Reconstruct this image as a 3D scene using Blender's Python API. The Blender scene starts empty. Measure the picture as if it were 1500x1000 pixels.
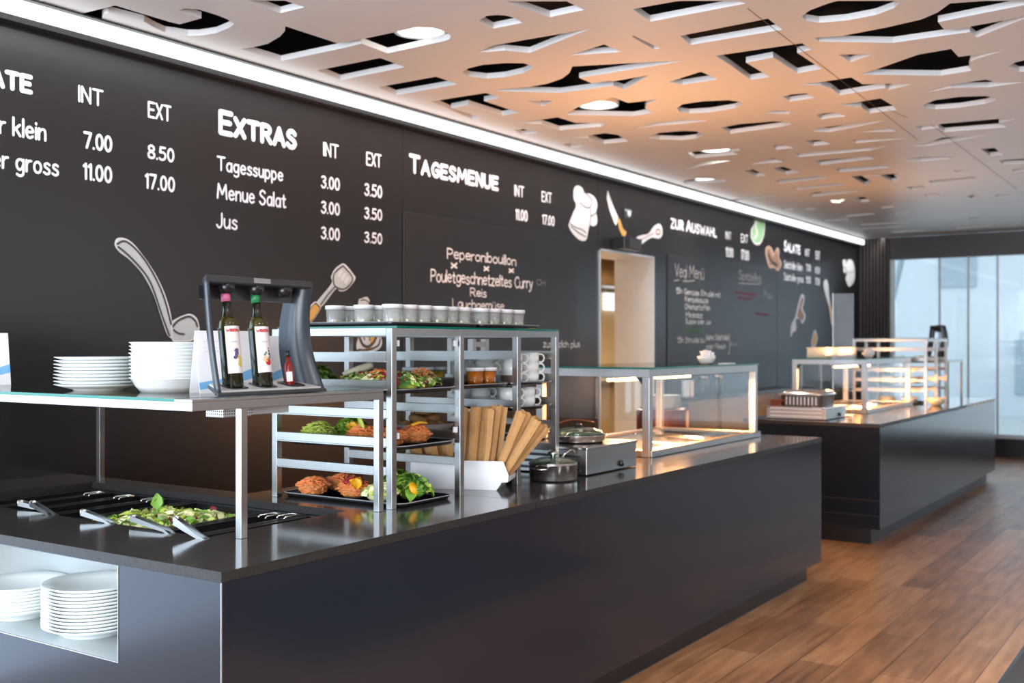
import bpy, bmesh, math, random
from mathutils import Vector, Matrix, geometry
random.seed(7)
scn = bpy.context.scene
COL = scn.collection
# ------------------------------------------------------------------ camera
F = 1581.0; CX = 750.0; CY = 505.0; ZC = 1.49
TH = math.atan(1056/1581.0); c_, s_ = math.cos(TH), math.sin(TH)
cam_d = bpy.data.cameras.new('camera'); cam = bpy.data.objects.new('camera', cam_d); COL.objects.link(cam)
cam.location = (0, 0, ZC); cam.rotation_euler = (math.pi/2, 0, TH - math.pi/2)
cam_d.sensor_width = 36; cam_d.lens = F/1500*36; cam_d.shift_y = 5/1500
cam_d.clip_start = 0.05; cam_d.clip_end = 200
cam_d.dof.use_dof = True; cam_d.dof.focus_distance = 3.5; cam_d.dof.aperture_fstop = 3.2
scn.camera = cam
# ------------------------------------------------------------------ world, light, exposure
scn.view_settings.view_transform = 'Standard'; scn.view_settings.look = 'None'
scn.view_settings.gamma = 1.0; scn.view_settings.use_curve_mapping = False
scn.view_settings.exposure = 0.0
scn.cycles.use_denoising = True
scn.cycles.max_bounces = 10; scn.cycles.transparent_max_bounces = 24
scn.cycles.caustics_reflective = False; scn.cycles.caustics_refractive = False
scn.cycles.sample_clamp_indirect = 6.0
world = bpy.data.worlds.new('daylight'); scn.world = world; world.use_nodes = True
bgn = world.node_tree.nodes['Background']
bgn.inputs[0].default_value = (0.84, 0.93, 1.0, 1); bgn.inputs[1].default_value = 1.9

def area(name, loc, rot, sx, sy, power, color):
    l = bpy.data.lights.new(name, 'AREA'); l.shape = 'RECTANGLE'; l.size = sx; l.size_y = sy
    l.energy = power; l.color = color
    o = bpy.data.objects.new(name, l); COL.objects.link(o); o.location = loc; o.rotation_euler = rot
    return o
R90 = math.pi/2
area('daylight_from_entrance_windows', (-3.6, 0.6, 1.55), (R90, 0, -R90), 7.0, 2.7, 700, (0.86, 0.90, 1.0))
area('added_side_daylight', (-1.2, 4.6, 1.45), (-R90, 0, 0), 5.6, 2.9, 185, (0.50, 0.73, 1.0))  # added daylight sheet, out of view, for a blue sheen on the end panel
area('daylight_from_dining_side', (8.0, -5.7, 2.25), (R90, 0, 0), 9, 1.2, 90, (0.95, 0.95, 1.0))
area('added_wall_fill', (6.6, 4.10, 2.985), (math.radians(30), 0, 0), 18.5, .05, 75, (0.96, 0.97, 1.0)).data.spread = math.radians(104)  # added strip without a fixture, brightens the wall lettering
area('added_dining_fill', (6.0, -1.8, 2.95), (0, 0, 0), 9, 2.5, 50, (1.0, 0.97, 0.92))  # added unseen panel of light that lifts the floor
for lx, ly in ((1.7, 0.9), (3.3, 0.6), (5.2, 0.3)):     # added unseen spots that brighten the rack and counter from the front
    ld = bpy.data.lights.new('added_guest_side_spot', 'SPOT'); ld.energy = 240; ld.spot_size = math.radians(125); ld.spot_blend = 1; ld.shadow_soft_size = .12; ld.color = (.96, .98, 1.0)
    lo = bpy.data.objects.new('added_guest_side_spot', ld); COL.objects.link(lo); lo.location = (lx, ly, 2.98)
area('daylight_through_end_window', (15.2, -0.5, 1.5), (R90, 0, R90), 8.0, 2.3, 22, (0.74, 0.87, 1.0))

# ------------------------------------------------------------------ helpers: rays from measured points
def ray(px, py):
    u = (px-CX)/F; v = (CY-py)/F
    return (c_+u*s_, s_-u*c_, v)
def atZ(px, py, z):
    r = ray(px, py); t = (z-ZC)/r[2]; return (r[0]*t, r[1]*t)
def atY(px, py, y):
    r = ray(px, py); t = y/r[1]; return (r[0]*t, ZC+r[2]*t)

# ------------------------------------------------------------------ materials
MATS = {}
def mat(name, col, rough=0.5, metal=0.0, spec=0.5, noise=0.0, nscale=20.0, bump=0.0, emit=None, estr=0.0, coat=0.0, stretch=None, trans=0.0):
    if name in MATS: return MATS[name]
    m = bpy.data.materials.new(name); m.use_nodes = True; nt = m.node_tree; b = nt.nodes['Principled BSDF']
    b.inputs['Base Color'].default_value = (*col, 1); b.inputs['Roughness'].default_value = rough
    b.inputs['Metallic'].default_value = metal; b.inputs['Specular IOR Level'].default_value = spec
    b.inputs['Coat Weight'].default_value = coat
    b.inputs['Transmission Weight'].default_value = trans
    if emit: b.inputs['Emission Color'].default_value = (*emit, 1); b.inputs['Emission Strength'].default_value = estr
    if noise or bump:
        tc = nt.nodes.new('ShaderNodeTexCoord'); mp = nt.nodes.new('ShaderNodeMapping'); nz = nt.nodes.new('ShaderNodeTexNoise')
        nt.links.new(tc.outputs['Object'], mp.inputs[0]); nt.links.new(mp.outputs[0], nz.inputs['Vector'])
        if stretch: mp.inputs['Scale'].default_value = stretch
        nz.inputs['Scale'].default_value = nscale; nz.inputs['Detail'].default_value = 5
        if noise:
            mx = nt.nodes.new('ShaderNodeMix'); mx.data_type = 'RGBA'
            mx.inputs[6].default_value = (*[max(0, x*(1-noise)) for x in col], 1); mx.inputs[7].default_value = (*[min(1, x*(1+noise)) for x in col], 1)
            nt.links.new(nz.outputs['Fac'], mx.inputs[0]); nt.links.new(mx.outputs[2], b.inputs['Base Color'])
        if bump:
            bp = nt.nodes.new('ShaderNodeBump'); bp.inputs['Strength'].default_value = bump; bp.inputs['Distance'].default_value = 0.002
            nt.links.new(nz.outputs['Fac'], bp.inputs['Height']); nt.links.new(bp.outputs[0], b.inputs['Normal'])
    MATS[name] = m; return m
def glass(name, tint=(1, 1, 1), rough=0.02, ior=1.45, boost=1.0):
    if name in MATS: return MATS[name]
    m = bpy.data.materials.new(name); m.use_nodes = True; nt = m.node_tree; nt.nodes.clear()
    out = nt.nodes.new('ShaderNodeOutputMaterial'); mix = nt.nodes.new('ShaderNodeMixShader')
    tr = nt.nodes.new('ShaderNodeBsdfTransparent'); gl = nt.nodes.new('ShaderNodeBsdfGlossy'); lw = nt.nodes.new('ShaderNodeLayerWeight')
    pw = nt.nodes.new('ShaderNodeMath'); pw.operation = 'POWER'; pw.inputs[1].default_value = 4.5
    ma = nt.nodes.new('ShaderNodeMath'); ma.operation = 'MULTIPLY_ADD'; f0 = ((ior-1)/(ior+1))**2*boost
    ma.inputs[1].default_value = 1-f0; ma.inputs[2].default_value = f0; ma.use_clamp = True
    lw.inputs['Blend'].default_value = .5
    tr.inputs[0].default_value = (*tint, 1); gl.inputs['Roughness'].default_value = rough
    nt.links.new(lw.outputs['Facing'], pw.inputs[0]); nt.links.new(pw.outputs[0], ma.inputs[0]); nt.links.new(ma.outputs[0], mix.inputs[0])
    nt.links.new(tr.outputs[0], mix.inputs[1]); nt.links.new(gl.outputs[0], mix.inputs[2]); nt.links.new(mix.outputs[0], out.inputs[0])
    MATS[name] = m; return m
def emis(name, col, strength):
    if name in MATS: return MATS[name]
    m = bpy.data.materials.new(name); m.use_nodes = True; nt = m.node_tree; nt.nodes.clear()
    out = nt.nodes.new('ShaderNodeOutputMaterial'); e = nt.nodes.new('ShaderNodeEmission')
    e.inputs[0].default_value = (*col, 1); e.inputs[1].default_value = strength; nt.links.new(e.outputs[0], out.inputs[0])
    MATS[name] = m; return m
def srgb(r, g, b):
    f = lambda v: (v/255/12.92) if v/255 <= .04045 else ((v/255+.055)/1.055)**2.4
    return (f(r), f(g), f(b))

m_wall = mat('black_wall_laminate', (0.0125, 0.0115, 0.012), 0.30, 0, 0.5, noise=.15, nscale=3)
m_board = mat('chalkboard_black', (0.0125, 0.0115, 0.012), 0.38, noise=.25, nscale=4)
m_panel = mat('anthracite_panel', (0.010, 0.0140, 0.022), 0.17, 0, 0.48, noise=.06, nscale=6)
m_plinth = mat('black_plinth', (0.01, 0.011, 0.014), 0.35, noise=.1)
m_steel = mat('brushed_steel', (0.41, 0.39, 0.368), 0.32, 1.0, noise=.10, nscale=60, stretch=(1, 1, 6))
m_steel2 = mat('polished_steel', (0.66, 0.65, 0.63), 0.16, 1.0, noise=.05)
m_alu = mat('satin_aluminium', (0.50, 0.49, 0.48), 0.38, 0.85, noise=.08, nscale=40)
m_glass = glass('clear_glass', (0.97, 0.985, 0.98))
m_glassg = glass('table_glass', (0.86, 0.93, 0.90), 0.01, 1.6)
m_gedge = mat('green_glass_edge', (0.0, 0.14, 0.10), 0.1, noise=.1)
m_clear = glass('clear_plastic', (0.95, 0.97, 0.96), 0.05, 1.45)
def milky():
    m = bpy.data.materials.new('milky_plastic'); m.use_nodes = True; nt = m.node_tree; nt.nodes.clear(); N = nt.nodes.new; L = nt.links.new
    out = N('ShaderNodeOutputMaterial'); tr = N('ShaderNodeBsdfTransparent'); df = N('ShaderNodeBsdfDiffuse'); gl = N('ShaderNodeBsdfGlossy'); a = N('ShaderNodeMixShader'); b = N('ShaderNodeMixShader'); nz = N('ShaderNodeTexNoise'); mr = N('ShaderNodeMapRange')
    tr.inputs[0].default_value = (.96, .97, .96, 1); df.inputs[0].default_value = (.85, .88, .86, 1); gl.inputs['Roughness'].default_value = .15
    nz.inputs['Scale'].default_value = 60; mr.inputs['To Min'].default_value = .05; mr.inputs['To Max'].default_value = .36; L(nz.outputs['Fac'], mr.inputs['Value']); L(mr.outputs[0], a.inputs[0])
    L(tr.outputs[0], a.inputs[1]); L(df.outputs[0], a.inputs[2]); b.inputs[0].default_value = .08; L(a.outputs[0], b.inputs[1]); L(gl.outputs[0], b.inputs[2]); L(b.outputs[0], out.inputs[0]); return m
m_milky = milky()
m_china = mat('white_china', (0.80, 0.84, 0.82), 0.18, noise=.02)
m_white = mat('white_plastic', (0.78, 0.80, 0.82), 0.35, noise=.03)
m_card = mat('white_card', (0.86, 0.88, 0.90), 0.5, noise=.02)
m_blue = mat('light_blue_print', srgb(120, 185, 230), 0.5, noise=.05)
m_black = mat('black_plastic', (0.012, 0.012, 0.014), 0.25, noise=.1)
m_black2 = mat('dark_grey_plastic', (0.035, 0.038, 0.042), 0.35, noise=.1)
m_vinyl = mat('white_vinyl', (0.80, 0.80, 0.82), 0.45, noise=.02)
m_chalk = mat('white_chalk', (0.80, 0.76, 0.74), 0.9, noise=.35, nscale=90)
m_chalkf = mat('faint_chalk', (0.30, 0.29, 0.29), 0.9, noise=.35, nscale=60)
m_pink = mat('pink_chalk', (0.13, 0.035, 0.07), 0.9, noise=.35, nscale=60)
m_green_ch = mat('green_chalk', (0.06, 0.20, 0.08), 0.9, noise=.35, nscale=60)
m_ceil = mat('cream_ceiling_board', (0.83, 0.85, 0.85), 0.34, noise=.02, nscale=2)
m_void = mat('black_void', (0.006, 0.006, 0.008), 0.9, noise=.1)
m_dark_trim = mat('dark_bronze', (0.03, 0.03, 0.032), 0.4, noise=.1)
m_slat = mat('dark_wood_slat', (0.055, 0.042, 0.036), 0.5, noise=.3, nscale=30, stretch=(1, 1, .05))
m_paper = mat('kraft_paper', srgb(196, 150, 96), 0.75, noise=.18, nscale=60, bump=.2)
m_bread = mat('bread_crust', srgb(176, 128, 78), 0.8, noise=.3, nscale=60, bump=.5)
m_orange = mat('orange_soup', srgb(225, 120, 20), 0.35, noise=.1)
m_yellow = mat('yellow_dressing', srgb(226, 178, 40), 0.35, noise=.1)
m_carrot = mat('carrot_orange', srgb(255, 150, 86), 0.5, noise=.12, nscale=50)
m_carrot_in = mat('carrot_packed', srgb(255, 150, 86), 0.5, noise=.45, nscale=160, bump=1.0)
m_lg1 = mat('leaf_light_green', srgb(196, 214, 96), 0.5, noise=.25, nscale=60)
m_lg2 = mat('leaf_mid_green', srgb(118, 164, 54), 0.5, noise=.3, nscale=60)
m_lg3 = mat('leaf_dark_green', srgb(62, 108, 40), 0.5, noise=.3, nscale=60)
m_lpale = mat('leaf_pale', srgb(240, 240, 184), 0.5, noise=.15, nscale=60)
m_red = mat('radicchio_red', srgb(150, 30, 48), 0.5, noise=.3, nscale=60)
m_lemon = mat('yellow_pepper', srgb(244, 176, 30), 0.4, noise=.15)
m_cream = mat('cream_filling', srgb(214, 208, 150), 0.5, noise=.25, nscale=80)
m_olive = mat('green_filling', srgb(150, 150, 60), 0.5, noise=.3, nscale=80)
m_bottle = mat('dark_bottle_glass', (0.012, 0.014, 0.006), 0.06, 0, 0.6, noise=.1)
m_oil = mat('olive_glass', (0.05, 0.04, 0.006), 0.06, 0, 0.6, noise=.1)
m_lab = mat('label_paper', (0.80, 0.76, 0.77), 0.5, noise=.02)
m_lred = mat('label_red', srgb(190, 30, 40), 0.5, noise=.05)
m_lpur = mat('label_purple', srgb(96, 80, 120), 0.5, noise=.1)
m_lyel = mat('label_yellow', srgb(210, 195, 80), 0.5, noise=.1)
m_lgrn = mat('label_green', srgb(90, 140, 100), 0.5, noise=.1)
m_lgry = mat('label_grey', srgb(150, 150, 155), 0.5, noise=.1)
m_bpink = mat('pink_band', srgb(205, 110, 150), 0.35, noise=.05)
m_bgreen = mat('green_band', srgb(40, 130, 80), 0.35, noise=.05)
m_chili = mat('chili_sauce', srgb(120, 22, 12), 0.2, noise=.15)
m_beige = mat('beige_kitchen_wall', srgb(214, 190, 148), 0.6, noise=.04)
m_tan = mat('kitchen_unit', srgb(176, 146, 100), 0.5, noise=.06)
m_niche = mat('niche_laminate', (0.36, 0.40, 0.40), 0.25, noise=.03)
m_copper = mat('rusty_copper', srgb(120, 62, 40), 0.4, 0.5, noise=.5, nscale=14)
m_cab = mat('grey_cabinet', (0.13, 0.135, 0.14), 0.4, noise=.1)
m_stk_w = mat('sticker_white', (0.66, 0.65, 0.64), 0.5, noise=.05)
m_stk_g = mat('sticker_grey', (0.50, 0.52, 0.51), 0.5, noise=.08)
m_stk_d = mat('sticker_line', (0.05, 0.045, 0.045), 0.5, noise=.1)
m_stk_o = mat('sticker_orange', srgb(214, 160, 84), 0.5, noise=.1)
m_stk_gr = mat('sticker_green', srgb(150, 190, 140), 0.5, noise=.1)
m_stk_b = mat('sticker_brown', srgb(150, 110, 84), 0.5, noise=.2)
m_refl_y = mat('reflection_yellow', srgb(200, 170, 40), 0.5, noise=.1)
m_skin_cream = mat('cream_ceramic', srgb(235, 224, 200), 0.3, noise=.04)
m_led = emis('led_white', (0.93, 0.97, 1.0), 2.2)
m_lamp = emis('downlight_white', (1.0, 0.95, 0.84), 7.0)
m_heat = emis('heat_lamp_glow', (1.0, 0.52, 0.20), 14.0)

# granite
def granite(nm, rg, sp, hi=(.060, .054, .050, 1), sc=260):
    m = bpy.data.materials.new(nm); m.use_nodes = True; nt = m.node_tree; b = nt.nodes['Principled BSDF']
    tc = nt.nodes.new('ShaderNodeTexCoord'); v = nt.nodes.new('ShaderNodeTexVoronoi'); v.inputs['Scale'].default_value = sc
    r = nt.nodes.new('ShaderNodeValToRGB'); nt.links.new(tc.outputs['Object'], v.inputs['Vector']); nt.links.new(v.outputs['Color'], r.inputs[0])
    r.color_ramp.elements[0].position = .0; r.color_ramp.elements[0].color = (.010, .009, .009, 1)
    r.color_ramp.elements[1].position = .95; r.color_ramp.elements[1].color = hi
    nt.links.new(r.outputs[0], b.inputs['Base Color']); b.inputs['Roughness'].default_value = rg; b.inputs['Specular IOR Level'].default_value = sp
    return m
m_granite = granite('black_granite', .11, .5); m_granite_edge = granite('black_granite_edge', .42, .25, (.040, .037, .035, 1), 420)
def edge_mat(o):
    o.data.materials.append(m_granite_edge)
    for p in o.data.polygons:
        if abs(p.normal.z) < .5: p.material_index = 1
def wood_floor():
    m = bpy.data.materials.new('oak_plank_floor'); m.use_nodes = True; nt = m.node_tree; N = nt.nodes; L = nt.links; b = N['Principled BSDF']
    tc = N.new('ShaderNodeTexCoord'); br = N.new('ShaderNodeTexBrick'); L.new(tc.outputs['Object'], br.inputs['Vector'])
    br.inputs['Scale'].default_value = 1; br.inputs['Brick Width'].default_value = 1.9; br.inputs['Row Height'].default_value = .19
    br.inputs['Mortar Size'].default_value = .0022; br.inputs['Mortar Smooth'].default_value = .3; br.offset = .37
    br.inputs['Color1'].default_value = (.0, .0, .0, 1); br.inputs['Color2'].default_value = (1, 1, 1, 1); br.inputs['Mortar'].default_value = (0.5, 0.5, 0.5, 1)
    mp = N.new('ShaderNodeMapping'); mp.inputs['Scale'].default_value = (1.2, 11, 1); L.new(tc.outputs['Object'], mp.inputs[0])
    n1 = N.new('ShaderNodeTexNoise'); n1.inputs['Scale'].default_value = 2.2; n1.inputs['Detail'].default_value = 7; L.new(mp.outputs[0], n1.inputs['Vector'])
    n2 = N.new('ShaderNodeTexNoise'); n2.inputs['Scale'].default_value = 1.7; n2.inputs['Detail'].default_value = 4; L.new(tc.outputs['Object'], n2.inputs['Vector'])
    r = N.new('ShaderNodeValToRGB'); e = r.color_ramp.elements
    e[0].position = .30; e[0].color = (*srgb(90, 57, 36), 1); e[1].position = .72; e[1].color = (*srgb(186, 138, 96), 1)
    x = e.new(.5); x.color = (*srgb(146, 100, 66), 1)
    a = N.new('ShaderNodeMix'); a.data_type = 'RGBA'; a.inputs[0].default_value = .30
    L.new(n1.outputs['Fac'], a.inputs[6]); L.new(br.outputs['Color'], a.inputs[7])
    a2 = N.new('ShaderNodeMix'); a2.data_type = 'RGBA'; a2.inputs[0].default_value = .3; L.new(a.outputs[2], a2.inputs[6]); L.new(n2.outputs['Fac'], a2.inputs[7])
    L.new(a2.outputs[2], r.inputs[0])
    d = N.new('ShaderNodeMix'); d.data_type = 'RGBA'; L.new(br.outputs['Fac'], d.inputs[0]); L.new(r.outputs[0], d.inputs[6]); d.inputs[7].default_value = (.02, .012, .008, 1)
    L.new(d.outputs[2], b.inputs['Base Color']); b.inputs['Roughness'].default_value = .34
    bp = N.new('ShaderNodeBump'); bp.inputs['Strength'].default_value = .15; bp.inputs['Distance'].default_value = .003
    L.new(n1.outputs['Fac'], bp.inputs['Height']); L.new(bp.outputs[0], b.inputs['Normal'])
    return m
m_floor = wood_floor()
def dotted():
    m = bpy.data.materials.new('perforated_steel'); m.use_nodes = True; nt = m.node_tree; b = nt.nodes['Principled BSDF']
    tc = nt.nodes.new('ShaderNodeTexCoord'); v = nt.nodes.new('ShaderNodeTexVoronoi'); v.inputs['Scale'].default_value = 110; v.inputs['Randomness'].default_value = 0
    r = nt.nodes.new('ShaderNodeValToRGB'); nt.links.new(tc.outputs['Object'], v.inputs['Vector']); nt.links.new(v.outputs['Distance'], r.inputs[0])
    r.color_ramp.elements[0].position = .3; r.color_ramp.elements[0].color = (.05, .05, .05, 1); r.color_ramp.elements[1].position = .36; r.color_ramp.elements[1].color = (.7, .7, .7, 1)
    nt.links.new(r.outputs[0], b.inputs['Base Color']); b.inputs['Metallic'].default_value = .6; b.inputs['Roughness'].default_value = .4
    return m
m_perf = dotted()

# ------------------------------------------------------------------ mesh builder
class MB:
    def __init__(self): self.v = []; self.f = []; self.mi = []; self.sm = []; self.mats = []
    def midx(self, m):
        if m is None: return 0
        if m not in self.mats: self.mats.append(m)
        return self.mats.index(m)
    def add(self, vs, fs, m=None, smooth=False):
        o = len(self.v); self.v += [tuple(p) for p in vs]; k = self.midx(m)
        for f in fs: self.f.append([i+o for i in f]); self.mi.append(k); self.sm.append(smooth)
        return self
    def box(self, x0, x1, y0, y1, z0, z1, m=None):
        vs = [(x0, y0, z0), (x1, y0, z0), (x1, y1, z0), (x0, y1, z0), (x0, y0, z1), (x1, y0, z1), (x1, y1, z1), (x0, y1, z1)]
        return self.add(vs, [(3, 2, 1, 0), (4, 5, 6, 7), (0, 1, 5, 4), (1, 2, 6, 5), (2, 3, 7, 6), (3, 0, 4, 7)], m)
    def obox(self, mtx, sx, sy, sz, m=None):
        vs = [mtx @ Vector((x*sx/2, y*sy/2, z*sz/2)) for z in (-1, 1) for (x, y) in ((-1, -1), (1, -1), (1, 1), (-1, 1))]
        return self.add(vs, [(3, 2, 1, 0), (4, 5, 6, 7), (0, 1, 5, 4), (1, 2, 6, 5), (2, 3, 7, 6), (3, 0, 4, 7)], m)
    def lathe(self, prof, cx=0, cy=0, cz=0, n=28, m=None, smooth=True, mtx=None, sq=None):
        vs = []; fs = []
        for (r, z) in prof:
            for i in range(n):
                a = 2*math.pi*i/n; k = 1.0
                if sq: k = 1/((abs(math.cos(a))**sq+abs(math.sin(a))**sq)**(1/sq))
                p = Vector((r*k*math.cos(a), r*k*math.sin(a), z))
                if mtx: p = mtx @ p
                vs.append((p.x+cx, p.y+cy, p.z+cz))
        for j in range(len(prof)-1):
            for i in range(n):
                fs.append((j*n+i, j*n+(i+1) % n, (j+1)*n+(i+1) % n, (j+1)*n+i))
        if prof[0][0] > 1e-6: fs.append(tuple(range(n-1, -1, -1)))
        if prof[-1][0] > 1e-6: fs.append(tuple(range((len(prof)-1)*n, len(prof)*n)))
        return self.add(vs, fs, m, smooth)
    def tube(self, pts, r, n=8, m=None, smooth=True, sx=1.0, sy=1.0):
        pts = [Vector(p) for p in pts]; vs = []; fs = []
        rs = r if isinstance(r, (list, tuple)) else [r]*len(pts)
        up0 = Vector((0, 0, 1))
        for i, p in enumerate(pts):
            d = (pts[min(i+1, len(pts)-1)]-pts[max(i-1, 0)]).normalized()
            up = up0 if abs(d.dot(up0)) < .95 else Vector((1, 0, 0))
            a = d.cross(up).normalized(); b = a.cross(d).normalized()
            for k in range(n):
                t = 2*math.pi*k/n; q = p + a*math.cos(t)*rs[i]*sx + b*math.sin(t)*rs[i]*sy; vs.append(tuple(q))
        for i in range(len(pts)-1):
            for k in range(n):
                fs.append((i*n+k, i*n+(k+1) % n, (i+1)*n+(k+1) % n, (i+1)*n+k))
        fs.append(tuple(range(n-1, -1, -1))); fs.append(tuple(range((len(pts)-1)*n, len(pts)*n)))
        return self.add(vs, fs, m, smooth)
    def prism(self, poly, axis, a0, a1, m=None):
        # poly in the two other axes (x,y,z order), extruded along axis
        n = len(poly)
        def P(p, a): return {'x': (a, p[0], p[1]), 'y': (p[0], a, p[1]), 'z': (p[0], p[1], a)}[axis]
        vs = [P(p, a0) for p in poly]+[P(p, a1) for p in poly]
        fs = [tuple(range(n)), tuple(range(2*n-1, n-1, -1))]+[(i, (i+1) % n+0, (i+1) % n+n, i+n)[::-1] for i in range(n)]
        return self.add(vs, fs, m)

LOC = {}
def setp(o, label=None, cat=None, group=None, kind=None):
    if label: o['label'] = label
    if cat: o['category'] = cat
    if group: o['group'] = group
    if kind: o['kind'] = kind
    return o
def obj(name, mb, m=None, parent=None, loc=None, bevel=0.0, label=None, cat=None, group=None, kind=None, fixn=True, local=False):
    if mb.f:
        me = bpy.data.meshes.new(name)
        org = Vector((0, 0, 0)) if local else LOC.get(parent.name, Vector((0, 0, 0))) if parent else (Vector(loc) if loc else Vector((0, 0, 0)))
        me.from_pydata([tuple(Vector(p)-org) for p in mb.v], [], mb.f)
        mats = mb.mats if mb.mats else [m]
        if mb.mats and m is not None and m not in mats: pass
        for q in mats: me.materials.append(q)
        for i, p in enumerate(me.polygons): p.material_index = mb.mi[i]; p.use_smooth = mb.sm[i]
        if fixn:
            bm = bmesh.new(); bm.from_mesh(me); bmesh.ops.recalc_face_normals(bm, faces=bm.faces); bm.to_mesh(me); bm.free()
        me.update()
    o = bpy.data.objects.new(name, me); COL.objects.link(o)
    if parent:
        o.parent = parent; LOC[o.name] = LOC.get(parent.name, Vector((0, 0, 0)))
    elif loc: o.location = loc; LOC[o.name] = Vector(loc)
    if bevel:
        b = o.modifiers.new('soft_edges', 'BEVEL'); b.width = bevel; b.segments = 2; b.limit_method = 'ANGLE'
    return setp(o, label, cat, group, kind)
def thing(name, label, cat, loc=(0, 0, 0), group=None, rot=0):
    o = bpy.data.objects.new(name, None); COL.objects.link(o); o.location = loc; o.empty_display_size = .05
    LOC[o.name] = Vector(loc); o.rotation_euler = (0, 0, rot)
    return setp(o, label, cat, group)
def struct(name, mb, m, bevel=0): return obj(name, mb, m, kind='structure', bevel=bevel)
def dup(root, loc, label=None, rot=None, group=None, scale=None):
    r = root.copy(); COL.objects.link(r); r.location = loc; LOC[r.name] = Vector(loc)
    if rot is not None: r.rotation_euler = (0, 0, rot)
    if scale: r.scale = scale
    if label: r['label'] = label
    if group: r['group'] = group
    for ch in root.children:
        k = ch.copy(); COL.objects.link(k); k.parent = r
        for g in ch.children:
            q = g.copy(); COL.objects.link(q); q.parent = k
    return r
ORD = ['first', 'second', 'third', 'fourth', 'fifth', 'sixth', 'seventh', 'eighth', 'ninth', 'tenth', 'eleventh', 'twelfth', 'thirteenth', 'fourteenth', 'fifteenth', 'sixteenth', 'seventeenth', 'eighteenth', 'nineteenth', 'twentieth']
def flat_shape(name, outer, holes, z0, z1):
    """2-D outline with holes -> solid mesh (x,y plane) between z0 and z1"""
    cu = bpy.data.curves.new(name, 'CURVE'); cu.dimensions = '2D'; cu.fill_mode = 'BOTH'; cu.extrude = (z1-z0)/2
    for poly in [outer]+holes:
        sp = cu.splines.new('POLY'); sp.points.add(len(poly)-1)
        for i, p in enumerate(poly): sp.points[i].co = (p[0], p[1], 0, 1)
        sp.use_cyclic_u = True
    t = bpy.data.objects.new(name, cu); COL.objects.link(t)
    me = bpy.data.meshes.new_from_object(t.evaluated_get(bpy.context.evaluated_depsgraph_get()))
    bpy.data.objects.remove(t); bpy.data.curves.remove(cu)
    mb = MB(); mb.add([(v.co.x, v.co.y, v.co.z+(z0+z1)/2) for v in me.vertices], [tuple(p.vertices) for p in me.polygons])
    bpy.data.meshes.remove(me)
    return mb
def catmull(P, n=5, closed=False):
    out = []; L = len(P)
    rng = range(L if closed else L-1)
    for i in rng:
        p0 = P[(i-1) % L] if (closed or i > 0) else P[0]; p1 = P[i]; p2 = P[(i+1) % L]
        p3 = P[(i+2) % L] if (closed or i+2 < L) else P[-1]
        for k in range(n):
            t = k/n
            out.append(tuple(.5*((2*b)+(-a+cc)*t+(2*a-5*b+4*cc-d)*t*t+(-a+3*b-3*cc+d)*t**3) for a, b, cc, d in zip(p0, p1, p2, p3)))
    if not closed: out.append(tuple(P[-1]))
    return out

# ------------------------------------------------------------------ room
YW = 4.46; ZCE = 3.0; XF = 15.6
struct('floor', MB().box(-4, 17.5, -6, 7.2, -.12, 0), m_floor)
w = MB()
w.box(1.75, 7.997, YW, YW+.39, 0, 3.5); w.box(9.032, 17.2, YW, YW+.39, 0, 3.5); w.box(7.997, 9.032, YW, YW+.39, 2.305, 3.5)
struct('wall_back', w, m_wall)
struct('wall_right', MB().box(-4, 17.5, -6.2, -6, 0, 3.5), mat('pale_wall_paint', (0.14, 0.13, 0.12), .7, noise=.05))
struct('ceiling_slab', MB().box(-4, 17.5, -6, YW, 3.5, 3.65), m_void)
# kitchen seen through the doorway
struct('wall_kitchen_back', MB().box(5.5, 13.6, 7.0, 7.1, 0, 2.8), m_beige)
struct('wall_kitchen_side', MB().box(13.5, 13.6, 4.85, 7.0, 0, 2.8), m_beige)
struct('wall_kitchen_near', MB().box(5.5, 5.6, 4.85, 7.0, 0, 2.8), m_beige)
struct('ceiling_kitchen', MB().box(5.5, 13.6, 4.85, 7.1, 2.8, 2.9), m_beige)
area('kitchen_lamp', (9.6, 5.9, 2.75), (0, 0, 0), 1.6, .8, 330, (1.0, .94, .84))
dj = MB(); dj.box(9.02, 9.034, YW-.012, 4.86, 0, 2.305); dj.box(7.997, 8.012, YW-.012, 4.86, 0, 2.305); dj.box(7.997, 9.034, YW-.012, 4.86, 2.29, 2.306)
struct('door_frame', dj, mat('door_lining_steel', (.66, .69, .72), .35, .6, noise=.06))
kw = thing('window_blind', 'bright white slatted blind glimpsed through the kitchen doorway', 'window blind', (12.98, 6.95, 1.95))
b = MB()
for i in range(4): b.box(12.62, 13.35, 6.93, 6.97, 1.955+i*.06, 2.0+i*.06)
obj('slats', b, emis('glowing_blind', (.88, .95, 1), 1.6), kw)  # slats emit light to stand in for daylight behind them
obj('head_rail', MB().box(12.60, 13.37, 6.92, 6.98, 2.19, 2.22), m_white, kw)
ku = thing('kitchen_cabinet', 'tan kitchen unit below the blind, seen through the doorway', 'cabinet', (11.0, 6.6, 0))
obj('body', MB().box(9.6, 13.3, 6.4, 6.98, .0, 1.05), m_tan, ku); obj('countertop', MB().box(9.58, 13.32, 6.36, 6.98, 1.05, 1.10), m_beige, ku)
kh = thing('extractor_hood', 'beige extractor hood high on the kitchen wall behind the doorway', 'extractor hood', (11.0, 6.6, 2.15))
obj('body', MB().prism([(6.98, 2.25), (6.5, 2.25), (6.5, 2.33), (6.98, 2.62)], 'x', 10.2, 13.3), m_tan, kh)
obj('filter', MB().box(10.3, 13.2, 6.52, 6.97, 2.235, 2.25), m_steel, kh)

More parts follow.
